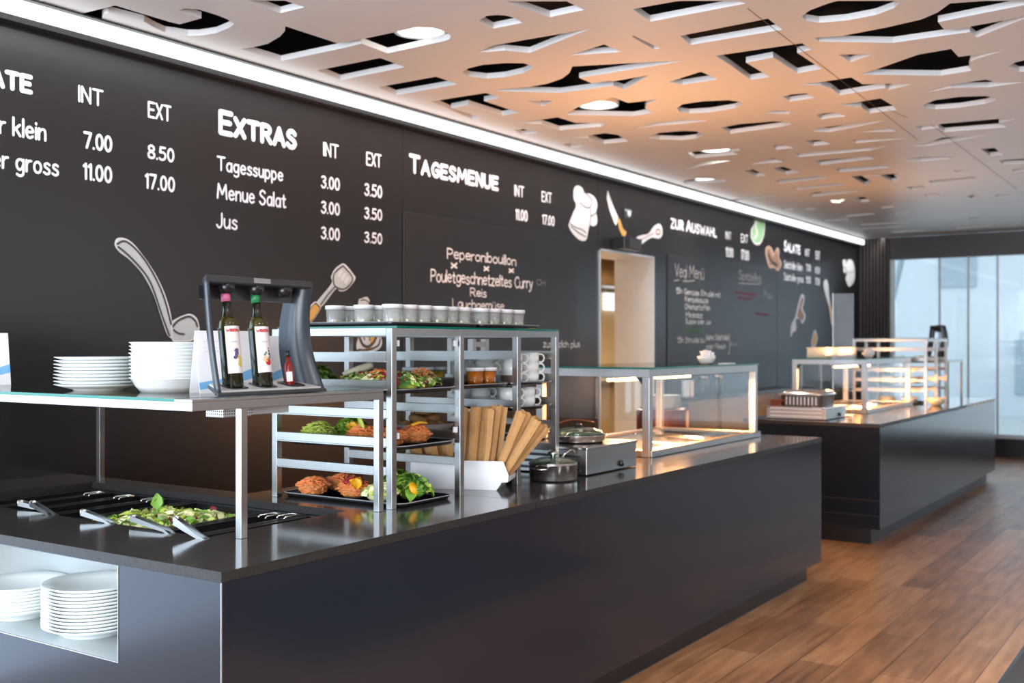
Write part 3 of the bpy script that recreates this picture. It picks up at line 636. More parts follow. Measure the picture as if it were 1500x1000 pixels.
b2 = board('chalkboard handwritten with Vegi and Spezielles, right of the doorway', 9.32, xb1, 1.0, 2.35, [
 ('handwriting', 'Vegi Menü', 987, 1030, 385, 405, m_chalkf, dict(w=.11)), ('handwriting', 'Spezielles', 1081, 1114, 395, 409, m_chalkf, dict(w=.11)), ('handwriting', 'Pau', 1118, 1130, 425, 436, m_chalkf, dict(w=.11)),
 ('handwriting', '15h Gemüse Strudel mit', 989, 1054, 421, 430, m_chalk, {}), ('handwriting', 'Kerbelsauce', 1002, 1036, 433, 442, m_chalk, {}), ('handwriting', 'Ofenkartoffeln', 1002, 1039, 444, 453, m_chalk, {}),
 ('handwriting', 'Minisalat', 1003, 1028, 456, 465, m_chalk, {}), ('handwriting', 'Suppe oder Jus', 1003, 1040, 466, 474, m_chalk, {}), ('handwriting', 'Bouquet', 1003, 1030, 477, 487, m_green_ch, {}),
 ('handwriting', '15h Strudel zu', 991, 1031, 493, 502, m_chalk, {}), ('handwriting', 'kleine Salatteller', 1033, 1067, 489, 498, m_chalk, {}), ('handwriting', 'oder Fleisch', 1033, 1062, 503, 511, m_chalk, {}), ('handwriting', '}', 1065, 1070, 487, 519, m_chalkf, {}), ('handwriting', 'plus', 1068, 1079, 499, 507, m_chalkf, {})])
mb = MB()
for P in (((986, 411), (993, 410)), ((1003, 412), (1016, 411)), ((1081, 415), (1113, 416))): ribbon(mb, [atY(*p, YW) for p in P], .006, YW-.0092)
obj('underline', mb, m_chalkf, b2, fixn=False)
mb = MB()
for P in (((1076, 428), (1106, 432)), ((1080, 436), (1100, 438)), ((1105, 459), (1124, 461))): ribbon(mb, [atY(*p, YW) for p in P], .014, YW-.0092)
obj('pink_scribble', mb, m_pink, b2, fixn=False)
p3 = thing('wall_panel', 'blank black panel with food stickers at the far end of the wall', 'wall panel', ((xb1+xb2)/2, YW, 1.0))
obj('panel', MB().box(xb1+.01, xb2, YW-.008, YW-.001, 1.0, 2.36), m_board, p3, bevel=.002)
# vertical joints of the wall panels
mb = MB()
for px in (876, 590): x = atY(px, 270, YW)[0]; mb.box(x-.002, x+.002, YW-.0015, YW-.0005, 2.35 if px == 590 else 2.4, 2.93)
struct('wall_back_trim', mb, m_void)

# ------------------------------------------------------------------ wall stickers
def sticker(name, label, cat, layers, y=YW-.001, group='die-cut stickers on the black wall'):
    """layers: (picture outline, material, smooth) stacked towards the viewer; ('line', pts, mat, width)"""
    mb = MB(); yy = y
    for L in layers:
        yy -= .0007
        if L[0] == 'line':
            P = [atY(*p, YW) for p in L[1]]; P = catmull(P, 4) if len(P) > 2 else P
            ribbon(mb, P, L[3], yy, L[2], 6)
        else:
            P = [atY(*p, YW) for p in L[0]]; P = catmull(P, 4, True) if L[2] else P
            n = len(P); tri = geometry.tessellate_polygon([[Vector((p[0], p[1], 0)) for p in P]])
            mb.add([(p[0], yy, p[1]) for p in P]+[(p[0], y, p[1]) for p in P], [tuple(t) for t in tri]+[(i, (i+1) % n, (i+1) % n+n, i+n) for i in range(n)], L[1])
    xs = [v[0] for v in mb.v]; zs = [v[2] for v in mb.v]
    o = obj(name, mb, None, None, ((min(xs)+max(xs))/2, y, min(zs)), fixn=False, label=label, cat=cat, group=group)
    return o
def off(P, cx, cy, k): return [(cx+(x-cx)*k, cy+(y-cy)*k) for x, y in P]
sc = lambda f, o: (lambda L: [(x/f+o[0], y/f+o[1]) for x, y in L])
q1 = sc(5.883, (150, 330))
lad_h = q1([(105, 150), (120, 115), (155, 105), (205, 118), (260, 155), (320, 225), (400, 335), (470, 450), (530, 580), (575, 720), (597, 850), (600, 960), (575, 965), (545, 915), (500, 780), (440, 600), (350, 430), (240, 305), (150, 235), (110, 185)])
lad_in = q1([(122, 150), (150, 125), (200, 140), (260, 190), (330, 275), (400, 380), (460, 490), (515, 620), (555, 760), (580, 870), (590, 950), (570, 935), (530, 830), (465, 620), (380, 440), (260, 300), (160, 220)])
bowl = q1([(588, 850), (640, 800), (740, 762), (800, 785), (828, 840), (832, 920), (780, 990), (680, 1000), (600, 990)])
sticker('ladle_sticker', 'large soup ladle sticker with long curved handle on the wall above the plate stacks', 'sticker', [
 (bowl, m_stk_w, True), (off(bowl, *q1([(715, 890)])[0], .88), m_stk_g, True), ('line', q1([(600, 875), (650, 820), (740, 785), (795, 820), (815, 870)]), m_stk_d, .006), ('line', q1([(610, 900), (650, 930), (700, 937)]), m_stk_d, .005),
 (lad_h, m_stk_w, True), (lad_in, m_stk_g, True), ('line', q1([(122, 160), (200, 140), (330, 260), (450, 450), (530, 640), (585, 850)]), m_stk_d, .005), ('line', q1([(130, 185), (260, 300), (400, 480), (500, 760), (570, 950)]), m_stk_d, .005)])
q2 = sc(6.253, (430, 370))
head = q2([(455, 98), (500, 135), (545, 195), (565, 235), (525, 300), (470, 348), (420, 352), (385, 335), (270, 480), (225, 490), (205, 460), (345, 285), (342, 225), (370, 160), (410, 120)])
hnd = q2([(190, 450), (225, 470), (245, 500), (220, 550), (170, 620), (130, 650), (95, 630), (95, 590), (130, 520)])
sticker('spatula_sticker', 'slotted spatula sticker with orange handle, beside the rack top', 'sticker', [
 (head, m_stk_w, True), (off(head, *q2([(390, 280)])[0], .9), m_stk_g, True), ('line', q2([(450, 120), (540, 235), (470, 330), (395, 320), (365, 280), (370, 190), (450, 120)]), m_stk_d, .005),
 (q2([(400, 205), (425, 160), (445, 170), (420, 222)]), m_stk_w, True), (q2([(430, 240), (455, 190), (478, 200), (450, 255)]), m_stk_w, True), (q2([(460, 270), (485, 220), (510, 230), (480, 285)]), m_stk_w, True),
 ('line', q2([(240, 480), (310, 380), (375, 310)]), m_stk_d, .004), (hnd, m_stk_w, True), (off(hnd, *q2([(170, 550)])[0], .9), m_stk_d, True), (off(hnd, *q2([(170, 550)])[0], .76), m_stk_o, True)])
cake = q2([(595, 440), (620, 420), (670, 405), (695, 440), (690, 480), (740, 600), (800, 770), (808, 840), (770, 890), (690, 910), (590, 895), (575, 840), (590, 760), (580, 600)])
sticker('cake_sticker', 'cream and orange cake sticker half hidden behind the row of lidded pots', 'sticker', [
 (cake, m_stk_w, True), (q2([(700, 760), (760, 770), (740, 830), (680, 890), (650, 880), (700, 840)]), m_stk_o, True), ('line', q2([(598, 770), (630, 840), (680, 860), (730, 820), (755, 770)]), m_stk_d, .009), ('line', q2([(590, 888), (680, 888), (770, 850), (790, 790)]), m_stk_d, .006), ('line', q2([(610, 440), (640, 430), (680, 450), (690, 480)]), m_stk_d, .004), ('line', q2([(640, 770), (645, 800)]), m_stk_d, .004), ('line', q2([(690, 770), (690, 800)]), m_stk_d, .004)])
sticker('curl_sticker', 'small white curl sticker just right of the bottle stand', 'sticker', [('line', q2([(80, 835), (110, 832), (124, 860), (105, 890), (88, 880), (96, 862)]), m_stk_w, .014)])
q3 = sc(9.094, (820, 260))
hat = q3([(180, 200), (195, 130), (240, 105), (300, 140), (330, 210), (400, 215), (470, 270), (500, 370), (480, 460), (498, 540), (490, 620), (440, 650), (395, 640), (360, 800), (330, 842), (260, 830), (170, 745), (118, 650), (125, 600), (180, 460), (220, 370), (185, 290)])
sticker('chef_hat_sticker', 'tall pinkish-white chef hat sticker left of the doorway', 'sticker', [(hat, m_stk_w, True), ('line', q3([(210, 370), (270, 340), (255, 250), (290, 170)]), m_stk_g, .008), ('line', q3([(270, 340), (330, 390), (395, 395), (420, 300), (350, 220)]), m_stk_d, .004), ('line', q3([(130, 610), (200, 660), (300, 700), (345, 740)]), m_stk_d, .004), ('line', q3([(140, 650), (240, 730), (340, 790)]), m_stk_d, .004), ('line', q3([(395, 400), (405, 520), (390, 640)]), m_stk_d, .004), ('line', q3([(405, 520), (450, 490), (480, 470)]), m_stk_d, .004)])
sticker('knife_sticker', 'kitchen knife sticker with wooden handle above the doorway', 'sticker', [(q3([(636, 168), (660, 240), (720, 400), (775, 520), (765, 600), (745, 640), (720, 600), (660, 440), (625, 280)]), m_stk_w, False), (q3([(765, 545), (800, 560), (840, 680), (882, 720), (870, 772), (830, 770), (790, 680)]), m_stk_o, True), ('line', q3([(640, 200), (700, 420), (755, 560)]), m_stk_g, .006)])
spn = q3([(1025, 900), (1022, 800), (1080, 770), (1180, 745), (1250, 650), (1320, 615), (1360, 660), (1365, 760), (1320, 812), (1230, 800), (1150, 840), (1080, 895)])
sticker('spoon_sticker', 'short white spoon sticker right of the black box over the doorway', 'sticker', [(spn, m_stk_w, True), ('line', q3([(1300, 690), (1330, 700), (1325, 750), (1285, 750), (1280, 710), (1300, 690)]), m_stk_b, .008), ('line', q3([(1040, 850), (1150, 790), (1250, 740)]), m_stk_b, .004)])
q4 = sc(4.545, (1080, 300))
pep = q4([(95, 60), (120, 75), (140, 55), (180, 80), (182, 160), (172, 220), (150, 262), (115, 262), (92, 220), (92, 160), (115, 120)])
sticker('pepper_sticker', 'pale green pepper sticker touching the light strip', 'sticker', [(pep, m_stk_w, True), (off(pep, *q4([(135, 170)])[0], .86), m_stk_gr, True), ('line', q4([(135, 90), (120, 130), (130, 190), (115, 220)]), m_stk_w, .02)])
sticker('mushroom_sticker', 'brown sliced mushroom sticker between the green pepper and the SALATE list', 'sticker', [(q4([(185, 300), (200, 272), (225, 280), (245, 320), (262, 285), (280, 300), (278, 350), (295, 390), (270, 440), (245, 420), (215, 420), (195, 370)]), mat('sticker_tan', srgb(176, 146, 128), .5, noise=.15), True), (q4([(197, 310), (215, 295), (235, 345), (262, 310), (270, 350), (282, 395), (262, 425), (240, 400), (215, 395)]), m_stk_b, True), ('line', q4([(205, 330), (230, 380), (262, 400)]), m_stk_d, .02)])
sticker('radish_sticker', 'brown and white root vegetable sticker on the blank panel', 'sticker', [(q4([(395, 690), (420, 600), (440, 605), (440, 650), (430, 690), (450, 740), (430, 790), (410, 760), (385, 765), (388, 830), (365, 850), (350, 880), (355, 800), (380, 750)]), m_stk_w, True), (q4([(405, 690), (425, 615), (435, 640), (420, 690), (440, 740), (425, 770), (395, 740)]), m_stk_b, True)], y=YW-.0083)
sticker('lemon_sticker', 'small yellow leaf-shaped wedge sticker low on the blank panel', 'sticker', [(q4([(512, 830), (530, 880), (520, 930), (500, 955), (488, 930), (495, 880)]), m_stk_w, True), (q4([(512, 848), (523, 885), (514, 925), (500, 940), (494, 918), (500, 880)]), m_stk_o, True)], y=YW-.0083)
sticker('wooden_spoon_sticker', 'long thin wooden spoon sticker at the right edge of the blank panel', 'sticker', [(q4([(570, 520), (588, 495), (602, 530), (610, 620), (635, 740), (640, 800), (625, 800), (605, 680), (580, 590)]), m_stk_w, True), (q4([(605, 640), (618, 670), (636, 790), (628, 790)]), m_stk_o, False)], y=YW-.0083)
sticker('cook_hat_sticker', 'farthest sticker, a small white cook hat at the end of the wall', 'sticker', [(q4([(722, 400), (745, 362), (772, 385), (780, 450), (775, 510), (745, 545), (722, 500), (728, 460)]), m_stk_w, True), (q4([(702, 370), (720, 366), (720, 410), (705, 412)]), m_stk_w, True), (q4([(705, 425), (718, 420), (718, 450), (708, 450)]), m_stk_w, True), ('line', q4([(725, 440), (750, 450), (778, 440)]), m_stk_g, .02)])
# black box and small notice over the doorway
bx = thing('wall_speaker', 'small black box mounted over the doorway', 'speaker', (8.37, 4.42, 2.31))
obj('housing', MB().box(8.22, 8.55, 4.33, YW-.001, 2.315, 2.42), m_black, bx, bevel=.006); obj('front_panel', MB().box(8.30, 8.53, 4.325, 4.331, 2.325, 2.41), m_black2, bx)
obj('indicator', MB().box(8.58, 8.61, YW-.01, YW-.001, 2.33, 2.36), m_white, bx)
sp = thing('wall_sensor', 'small dark sensor plate with a white dome above the doorway', 'sensor', (8.42, 4.45, 2.55))
x0, z1 = atY(913, 304, YW); x1, z0 = atY(924, 322, YW)
obj('plate', MB().box(x0, x1, YW-.012, YW-.001, z0, z1), m_black2, sp, bevel=.002)
xd, zd = atY(919, 314, YW); obj('dome', MB().lathe([(.024, 0), (.024, .006), (.018, .012), (0, .014)], xd, YW-.012, zd, 20, mtx=Matrix.Rotation(R90, 4, 'X')), m_white, sp)
xd, zd = atY(916, 306, YW); obj('label_strip', MB().box(x0+.005, x1-.01, YW-.0135, YW-.0121, z1-.03, z1-.012), m_lgry, sp)

# ------------------------------------------------------------------ counters
CT = 0.90
def yz_shape(name, outer, holes, x0, x1):
    mb = flat_shape(name, outer, holes, x0, x1); mb.v = [(v[2], v[0], v[1]) for v in mb.v]; return mb
X0, Y0 = 1.911, 2.184
NY0, NY1, NZ0, NZ1 = 2.613, 3.74, 0.597, 0.868
ct1 = thing('service_counter', 'dark anthracite front counter with plate niche, salad well and granite top', 'counter', (4.4, 2.7, 0))
b = yz_shape('end_panel', [(Y0, .11), (YW-.005, .11), (YW-.005, CT-.029), (Y0, CT-.029)], [[(NY0, NZ0), (NY1, NZ0), (NY1, NZ1), (NY0, NZ1)]], X0+.002, X0+.022)
obj('end_panel', b, m_panel, ct1)
b = MB(); b.box(X0+.022, 6.829, Y0+.002, Y0+.022, .11, CT-.029); obj('front_panel', b, m_panel, ct1)
b = MB(); b.box(6.809, 6.829, Y0+.022, 3.24, .11, CT-.029); b.box(2.99, 6.809, 3.22, 3.24, .11, CT-.029); b.box(2.97, 2.99, 3.24, YW-.005, .11, CT-.029); b.box(X0+.022, 6.809, Y0+.022, 3.22, .11, .13); b.box(X0+.022, 2.97, 3.22, YW-.005, .11, .13)
obj('back_panels', b, m_panel, ct1)
b = MB(); b.box(X0+.10, 6.735, 2.25, 3.16, 0, .11); b.box(X0+.10, 2.9, 3.16, YW-.06, 0, .11); obj('plinth', b, m_plinth, ct1)
b = MB(); b.box(X0+.1, 6.737, 2.246, 2.25, 0.0, .005); obj('plinth_strip', b, m_black2, ct1)
nx1 = X0+.308
b = MB(); b.box(X0+.0045, nx1, NY0-.012, NY1+.012, NZ0-.012, NZ0+.001); b.box(X0+.0045, nx1, NY0-.012, NY1+.012, NZ1-.001, NZ1+.003); b.box(nx1, nx1+.012, NY0-.012, NY1+.012, NZ0-.012, NZ1+.003)
b.box(X0+.0045, nx1, NY0-.012, NY0+.001, NZ0, NZ1); b.box(X0+.0045, nx1, NY1-.001, NY1+.012, NZ0, NZ1)
obj('niche', b, m_niche, ct1, label='pale laminate niche for plates')
b = MB()
b.box(X0, X0+.004, NY0-.0025, NY1+.0025, NZ0-.0025, NZ0); b.box(X0, X0+.004, NY0-.0025, NY0, NZ0, NZ1)
obj('niche_trim', b, m_alu, ct1)
b = MB(); b.box(X0-.0008, X0+.0022, Y0-.0006, Y0+.0022, .11, CT-.0285); obj('edge_trim', b, m_alu, ct1)
# worktops
WX0, WX1, WY0, WY1 = 2.235, 2.865, 2.62, 4.09
b = flat_shape('worktop', [(X0, Y0), (3.428, Y0), (3.428, 3.255), (2.992, 3.255), (2.992, YW-.003), (X0, YW-.003)], [[(WX0, WY0), (WX1, WY0), (WX1, WY1), (WX0, WY1)]], CT-.028, CT)
edge_mat(obj('worktop', b, m_granite, None, (2.4, 3.0, CT-.028), label='black granite worktop of the salad bar with the sunken well', cat='worktop', group='granite worktops'))
b = flat_shape('worktop', [(3.431, Y0), (6.831, Y0), (6.831, 3.255), (3.431, 3.255)], [], CT-.028, CT)
edge_mat(obj('worktop', b, m_granite, None, (5, 2.7, CT-.028), label='long black granite worktop under the tray rack and heated display', cat='worktop', group='granite worktops'))
# sunken well
wl = thing('salad_well', 'black rectangular sunken well in the granite holding long salad pans', 'salad well', (2.55, 3.35, .70))
b = MB(); b.box(WX0-.01, WX1+.01, WY0-.01, WY1+.01, .70, .71); b.box(WX0-.012, WX0-.002, WY0-.01, WY1+.01, .71, .871); b.box(WX1+.002, WX1+.012, WY0-.01, WY1+.01, .71, .871); b.box(WX0, WX1, WY0-.012, WY0-.002, .71, .871); b.box(WX0, WX1, WY1+.002, WY1+.012, .71, .871)
obj('basin', b, m_black, wl)
def pan(y0, y1, label, z=.868):
    t = thing('salad_pan', label, 'food pan', ((WX0+WX1)/2, (y0+y1)/2, z-.12), 'long black pans in the salad well')
    xa, xb = WX0+.012, WX1-.012; r = .018
    b = MB(); b.box(xa, xb, y0, y1, z-.12, z-.115)
    b.box(xa+r, xa+r+.004, y0+r, y1-r, z-.115, z); b.box(xb-r-.004, xb-r, y0+r, y1-r, z-.115, z); b.box(xa+r, xb-r, y0+r, y0+r+.004, z-.115, z); b.box(xa+r, xb-r, y1-r-.004, y1-r, z-.115, z)
    obj('body', b, m_black, t)
    b = MB(); b.box(xa, xb, y0, y0+r+.004, z, z+.005); b.box(xa, xb, y1-r-.004, y1, z, z+.005); b.box(xa, xa+r+.004, y0+r, y1-r, z, z+.005); b.box(xb-r-.004, xb, y0+r, y1-r, z, z+.005)
    obj('rim', b, m_black, t, bevel=.002)
    return t
pans = [(2.632, 2.79, 'nearest long black pan, empty, at the front end of the salad well'), (2.80, 2.955, 'empty black pan between the nearest pan and the lettuce pan'), (2.968, 3.40, 'wide black pan full of lettuce in the salad well'),
        (3.415, 3.575, 'narrow black pan just behind the lettuce pan'), (3.59, 3.75, 'second narrow black pan behind the lettuce pan'), (3.765, 3.92, 'third narrow black pan behind the lettuce pan'), (3.93, 4.08, 'narrow black pan at the far end of the salad well')]
for a in pans: pan(*a)
for i, (px, py, lab) in enumerate([(141, 724, 'steel clip handle in the farthest corner of the salad well'), (185, 729, 'steel clip handle second from the far corner of the well'), (225, 733, 'steel clip handle just behind the lettuce'), (398, 756, 'steel clip handle in the nearest narrow pan'), (425, 757, 'steel clip handle at the near far-side corner of the well')]):
    x, y = atZ(px, py, .878); x = min(x, WX1-.045); b = MB()
    b.tube([(x-.05, y-.02, .876), (x-.045, y-.02, .885), (x+.02, y-.02, .885), (x+.028, y-.012, .885), (x+.028, y+.02, .885), (x-.04, y+.02, .885), (x-.045, y+.02, .876)], .0035, 8)
    obj('pan_handle', b, m_steel2, None, (x, y, .876), label=lab, cat='handle', group='steel clips in the salad well')
# leaf clumps ---------------------------------------------------------------
def leaf(mb, p, nrm, size, m, rc, curl=.5):
    n = Vector(nrm).normalized(); a = n.orthogonal().normalized(); a.rotate(Matrix.Rotation(rc.uniform(0, 6.28), 3, n)); bvec = n.cross(a)
    vs = []; W = (.25, .75, .62, .10)
    for i in range(4):
        for j in (-1, 0, 1):
            u = (i/3-.4)*size*1.5; w = j*W[i]*size*.75
            h = -curl*size*(abs(i/3-.4)**1.5) + (abs(j)*.28-.05)*size*rc.uniform(.4, 1.2)+rc.uniform(-.06, .06)*size
            vs.append(Vector(p)+a*u+bvec*w+n*h)
    fs = [(i*3+j, i*3+j+1, (i+1)*3+j+1, (i+1)*3+j) for i in range(3) for j in range(2)]
    mb.add(vs, fs, m, True)
def heap(mb, cx, cy, z, rx, ry, h, n, size, mats, rc, spread=1.0):
    for k in range(n):
        r = math.sqrt(rc.random())*spread; a = rc.uniform(0, 6.283); x = r*math.cos(a); y = r*math.sin(a)
        zz = z+h*(1-r*r)*rc.uniform(.75, 1.05)
        nn = (x*.9+rc.uniform(-.5, .5), y*.9+rc.uniform(-.5, .5), .7+rc.random()*.5)
        leaf(mb, (cx+x*rx, cy+y*ry, zz), nn, size*rc.uniform(.7, 1.25), rc.choice(mats), rc)
def dome(mb, cx, cy, z, rx, ry, h, m, n=18):
    prof = [(1, 0), (.92, .35), (.75, .65), (.5, .87), (.22, .98), (0, 1)]
    vs = []; fs = []
    for (r, zz) in prof:
        for i in range(n): a = 2*math.pi*i/n; vs.append((cx+rx*r*math.cos(a), cy+ry*r*math.sin(a), z+h*zz*.86))
    for j in range(len(prof)-1):
        for i in range(n): fs.append((j*n+i, j*n+(i+1) % n, (j+1)*n+(i+1) % n, (j+1)*n+i))
    mb.add(vs, fs, m, True)
def shreds(mb, cx, cy, z, rx, ry, h, n, m, rc, ln=.04, r=.0016):
    for k in range(n):
        q = math.sqrt(rc.random()); a = rc.uniform(0, 6.283); x = q*math.cos(a); y = q*math.sin(a); p = Vector((cx+x*rx, cy+y*ry, z+h*(1-q*q)*rc.uniform(.85, 1.05)+.003))
        t = rc.uniform(0, 6.283); l = ln*rc.uniform(.5, 1); d = Vector((math.cos(t), math.sin(t), rc.uniform(-.25, .35)-q*.2))*l/2; up = Vector((0, 0, l*.12))
        mb.tube([p-d-up, p, p+d-up], r, 4, m)
rc = random.Random(5)
b = MB(); b.box(2.27, 2.83, 2.995, 3.375, .80, .835, m_lpale)
for k in range(330):
    x = rc.uniform(2.275, 2.80); y = rc.uniform(3.0, 3.37); z = .845+.022*math.sin((x-2.27)/.53*3.14)*rc.uniform(.5, 1.6)
    leaf(b, (x, y, z), (rc.uniform(-.8, .8), rc.uniform(-.8, .8), .7), rc.uniform(.018, .034), rc.choice([m_lg1, m_lpale, m_lpale, m_lpale, m_lg1, m_lg2]), rc)
for k in range(4): leaf(b, (rc.uniform(2.45, 2.75), rc.uniform(3.02, 3.2), .878), (0, -.4, .8), .022, m_red, rc)
leaf(b, (2.60, 3.32, .905), (-.8, -.5, .3), .04, m_lg2, rc); leaf(b, (2.61, 3.33, .90), (-.2, -.9, .3), .035, m_lg2, rc)
setp(obj('lettuce', b, None, None, (2.55, 3.18, .80), fixn=False), 'pale green lettuce heaped in the wide pan', 'lettuce', None, 'stuff')
# tongs
def tongs(E, Eref, P, label, w=.019):
    yb = (E[1]+Eref[1])/2; x, y = atZ(E[0], yb, CT); fw = x*c_+y*s_; zh = CT+(yb-E[1])*fw/F
    xp, yp = atZ(P[0], P[1], CT+.008); e = Vector((x, y, zh)); p = Vector((xp, yp, CT+.008)); d = (p-e)
    d.normalize(); q = p+d*.18; q.z = .842
    t = thing('serving_tongs', label, 'tongs', tuple(e), 'serving tongs along the salad well')
    nrm = d.cross(Vector((0, 0, 1))).normalized(); side = nrm.cross(d).normalized()
    e = e+Vector((0, 0, .004))
    def arm(s):
        mb = MB(); pts = [e, e.lerp(p, .5)+nrm*s*.004, p+nrm*s*.004, q+nrm*s*.004]; ws = [w/2, w*.40, w*.26, w*.30]; vs = []
        for a, ww in zip(pts, ws):
            for (i, j) in ((-1, -1), (1, -1), (1, 1), (-1, 1)): vs.append(a+nrm*(s*.010*(1 if a is e else .7)+j*.001)+side*i*ww)
        fs = [(3, 2, 1, 0), (12, 13, 14, 15)]
        for k in range(3):
            for i in range(4): fs.append((k*4+i, k*4+(i+1) % 4, k*4+4+(i+1) % 4, k*4+4+i))
        return mb.add(vs, fs)
    obj('arm', arm(1), m_steel, t); obj('arm', arm(-1), m_steel, t)
    mb = MB(); vs = []
    for k in range(9):
        a = math.pi*k/8; o = e-d*.012*math.sin(a)+nrm*.011*math.cos(a)
        vs += [o-side*w/2, o+side*w/2]
    mb.add(vs, [(2*k, 2*k+1, 2*k+3, 2*k+2) for k in range(8)], None, True)
    k = obj('end_loop', mb, m_steel2, t); so = k.modifiers.new('thickness', 'SOLIDIFY'); so.thickness = .002
tongs((30, 738), (29, 750), (64, 745), 'serving tongs closest to the far left end of the salad well')
tongs((48, 739), (50, 757), (70, 750), 'serving tongs second from the left on the salad well edge')
tongs((122, 752), (122, 770), (156, 762), 'serving tongs at the left side of the lettuce')
tongs((194, 760), (194, 778), (244, 776), 'serving tongs standing at the near corner of the lettuce')
tongs((258, 764), (260, 805), (290, 784), 'nearest serving tongs, leaning over the front corner of the well', .024)

# ------------------------------------------------------------------ glass shelf over the salad bar
SZ0, SZ1 = 1.297, 1.323
def post(mb, x, y, z0, z1, w): mb.box(x-w/2, x+w/2, y-w/2, y+w/2, z0, z1)
gs = thing('glass_shelf', 'glass shelf on square steel posts above the salad bar', 'shelf', (2.5, 3.3, CT))
t = .025
b = MB(); b.box(2.083, 2.93, 2.505, 2.505+t, SZ0, SZ1); b.box(2.083, 2.93, 4.095, 4.12, SZ0, SZ1); b.box(2.083, 2.083+t, 2.53, 4.095, SZ0, SZ1); b.box(2.905, 2.93, 2.53, 4.095, SZ0, SZ1)
obj('frame', b, m_steel, gs, bevel=.0012)
for (x, y) in ((2.282, 2.5175), (2.9175, 2.5175), (2.9175, 4.1075), (2.282, 4.1075)):
    b = MB(); post(b, x, y, CT, SZ0, t); obj('leg', b, m_steel, gs, bevel=.0012)
def pane(x0, x1, y0, y1, z0, z1, edge=m_gedge, body=m_glassg):
    mb = MB(); mb.box(x0, x1, y0, y1, z0, z1)
    dims = [x1-x0, y1-y0, z1-z0]; ax = dims.index(min(dims))
    mb.mats = [body, edge]; mb.mi = [0 if ((i in (0, 1)) if ax == 2 else (i in (2, 4)) if ax == 1 else (i in (3, 5))) else 1 for i in range(6)]
    return mb
obj('glass_top', pane(2.086, 2.925, 2.585, 4.11, SZ1, SZ1+.009), None, gs)
b = MB(); b.box(2.083, 2.93, 2.505, 2.584, SZ1, SZ1+.008); obj('front_ledge', b, m_steel, gs, bevel=.0012)
gz = SZ1+.009
b = MB(); b.box(2.30, 2.42, 2.62, 2.70, SZ0-.034, SZ0); b.box(2.44, 2.62, 2.66, 2.70, SZ0-.034, SZ0)
obj('cable_channel', b, m_perf, gs, label='perforated metal channel under the shelf')
b = MB()
for y in (2.9, 3.7): b.box(2.108, 2.905, y, y+.03, SZ0+.004, SZ1-.002)
obj('crossbar', b, m_steel, gs)

# plates ---------------------------------------------------------------------
def plate_mesh(R, h, foot=.58):
    b = MB(); b.lathe([(0, .002), (R*foot*.9, .002), (R*foot*.92, 0), (R*foot, 0), (R*foot*1.02, .004), (R*.80, h*.55), (R, h*.96), (R*1.0, h), (R*.985, h*1.02), (R*.78, h*.72), (R*foot, .007), (0, .006)], 0, 0, 0, 48); return b
def stack(name, mesh_name, n, base, pitch, mb, m, labelf, group, jit=.0012, cat='plate', rot=None):
    o = obj(name, mb, m, None, base, label=labelf(0, n), cat=cat, group=group, local=True)
    rj = random.Random(n)
    for i in range(1, n):
        k = o.copy(); COL.objects.link(k); k.location = (base[0]+rj.uniform(-jit, jit), base[1]+rj.uniform(-jit, jit), base[2]+i*pitch); k['label'] = labelf(i, n)
    return o
def from_top(what, where):
    def f(i, n):
        k = n-1-i
        if k == 0: return f'{what}, topmost of {where}'
        if i == 0: return f'{what}, bottom one of {where}'
        return f'{what}, {ORD[k]} from the top of {where}'
    return f
stack('dinner_plate', 'p', 9, (2.335, 3.30, gz), .0118, plate_mesh(.145, .022, .56), m_china, from_top('white dinner plate', 'the low stack on the glass shelf'), 'low plate stack on the glass shelf')
bw = MB(); bw.lathe([(0, .004), (.085, .004), (.087, 0), (.094, 0), (.112, .02), (.127, .045), (.133, .048), (.130, .05), (.108, .026), (.09, .010), (0, .009)], 0, 0, 0, 48)
stack('deep_plate', 'p', 11, (2.39, 2.985, gz), .0118, bw, m_china, from_top('white deep plate', 'the tall stack on the glass shelf'), 'tall stack of deep plates on the glass shelf')
stack('large_plate', 'p', 13, (2.066, 2.945, NZ0+.001), .0105, plate_mesh(.150, .034, .62), m_china, from_top('large white plate', 'the tall niche stack'), 'right plate stack in the niche')
stack('large_plate', 'p', 8, (2.066, 3.335, NZ0+.001), .0105, plate_mesh(.150, .040, .62), m_china, from_top('large white plate', 'the low niche stack'), 'left plate stack in the niche')

# folded cards ----------------------------------------------------------------
def tent_card(label, x, y, w, h, rot, d=.07, grey=False):
    t = thing('table_card', label, 'sign card', (x, y, gz), 'folded white cards on the glass shelf', rot)
    b = MB(); th = .0015
    for s in (-1, 1):
        b.add([(-w/2, s*d/2, 0), (w/2, s*d/2, 0), (w/2, 0, h), (-w/2, 0, h), (-w/2, s*(d/2-th), 0), (w/2, s*(d/2-th), 0), (w/2, -s*0, h-.002), (-w/2, -s*0, h-.002)],
              [(0, 1, 2, 3), (7, 6, 5, 4), (0, 4, 5, 1), (1, 5, 6, 2), (3, 2, 6, 7), (0, 3, 7, 4)])
    obj('card', b, m_card, t, local=True)
    def P(u, v): k = v; return (-w/2+u*w, -(d/2)*(1-k)-.0012, v*h)
    b = MB(); b.add([P(0, .06), P(.5, .12), P(1, .24), P(1, .40), P(.5, .24), P(0, .17)], [(0, 1, 4, 5), (1, 2, 3, 4)]); obj('blue_band', b, m_blue, t, local=True)
    b = MB()
    for v, u1 in ((.82, .7), (.72, .55), (.66, .6)): b.add([P(.12, v), P(u1, v), P(u1, v+.012), P(.12, v+.012)], [(0, 1, 2, 3)])
    obj('print', b, mat('faint_print', (.72, .74, .77), .5, noise=.05), t, local=True)
    return t
tent_card('white folded card with a light blue band, beside the bottle stand', 2.46, 2.80, .21, .205, math.radians(-12))
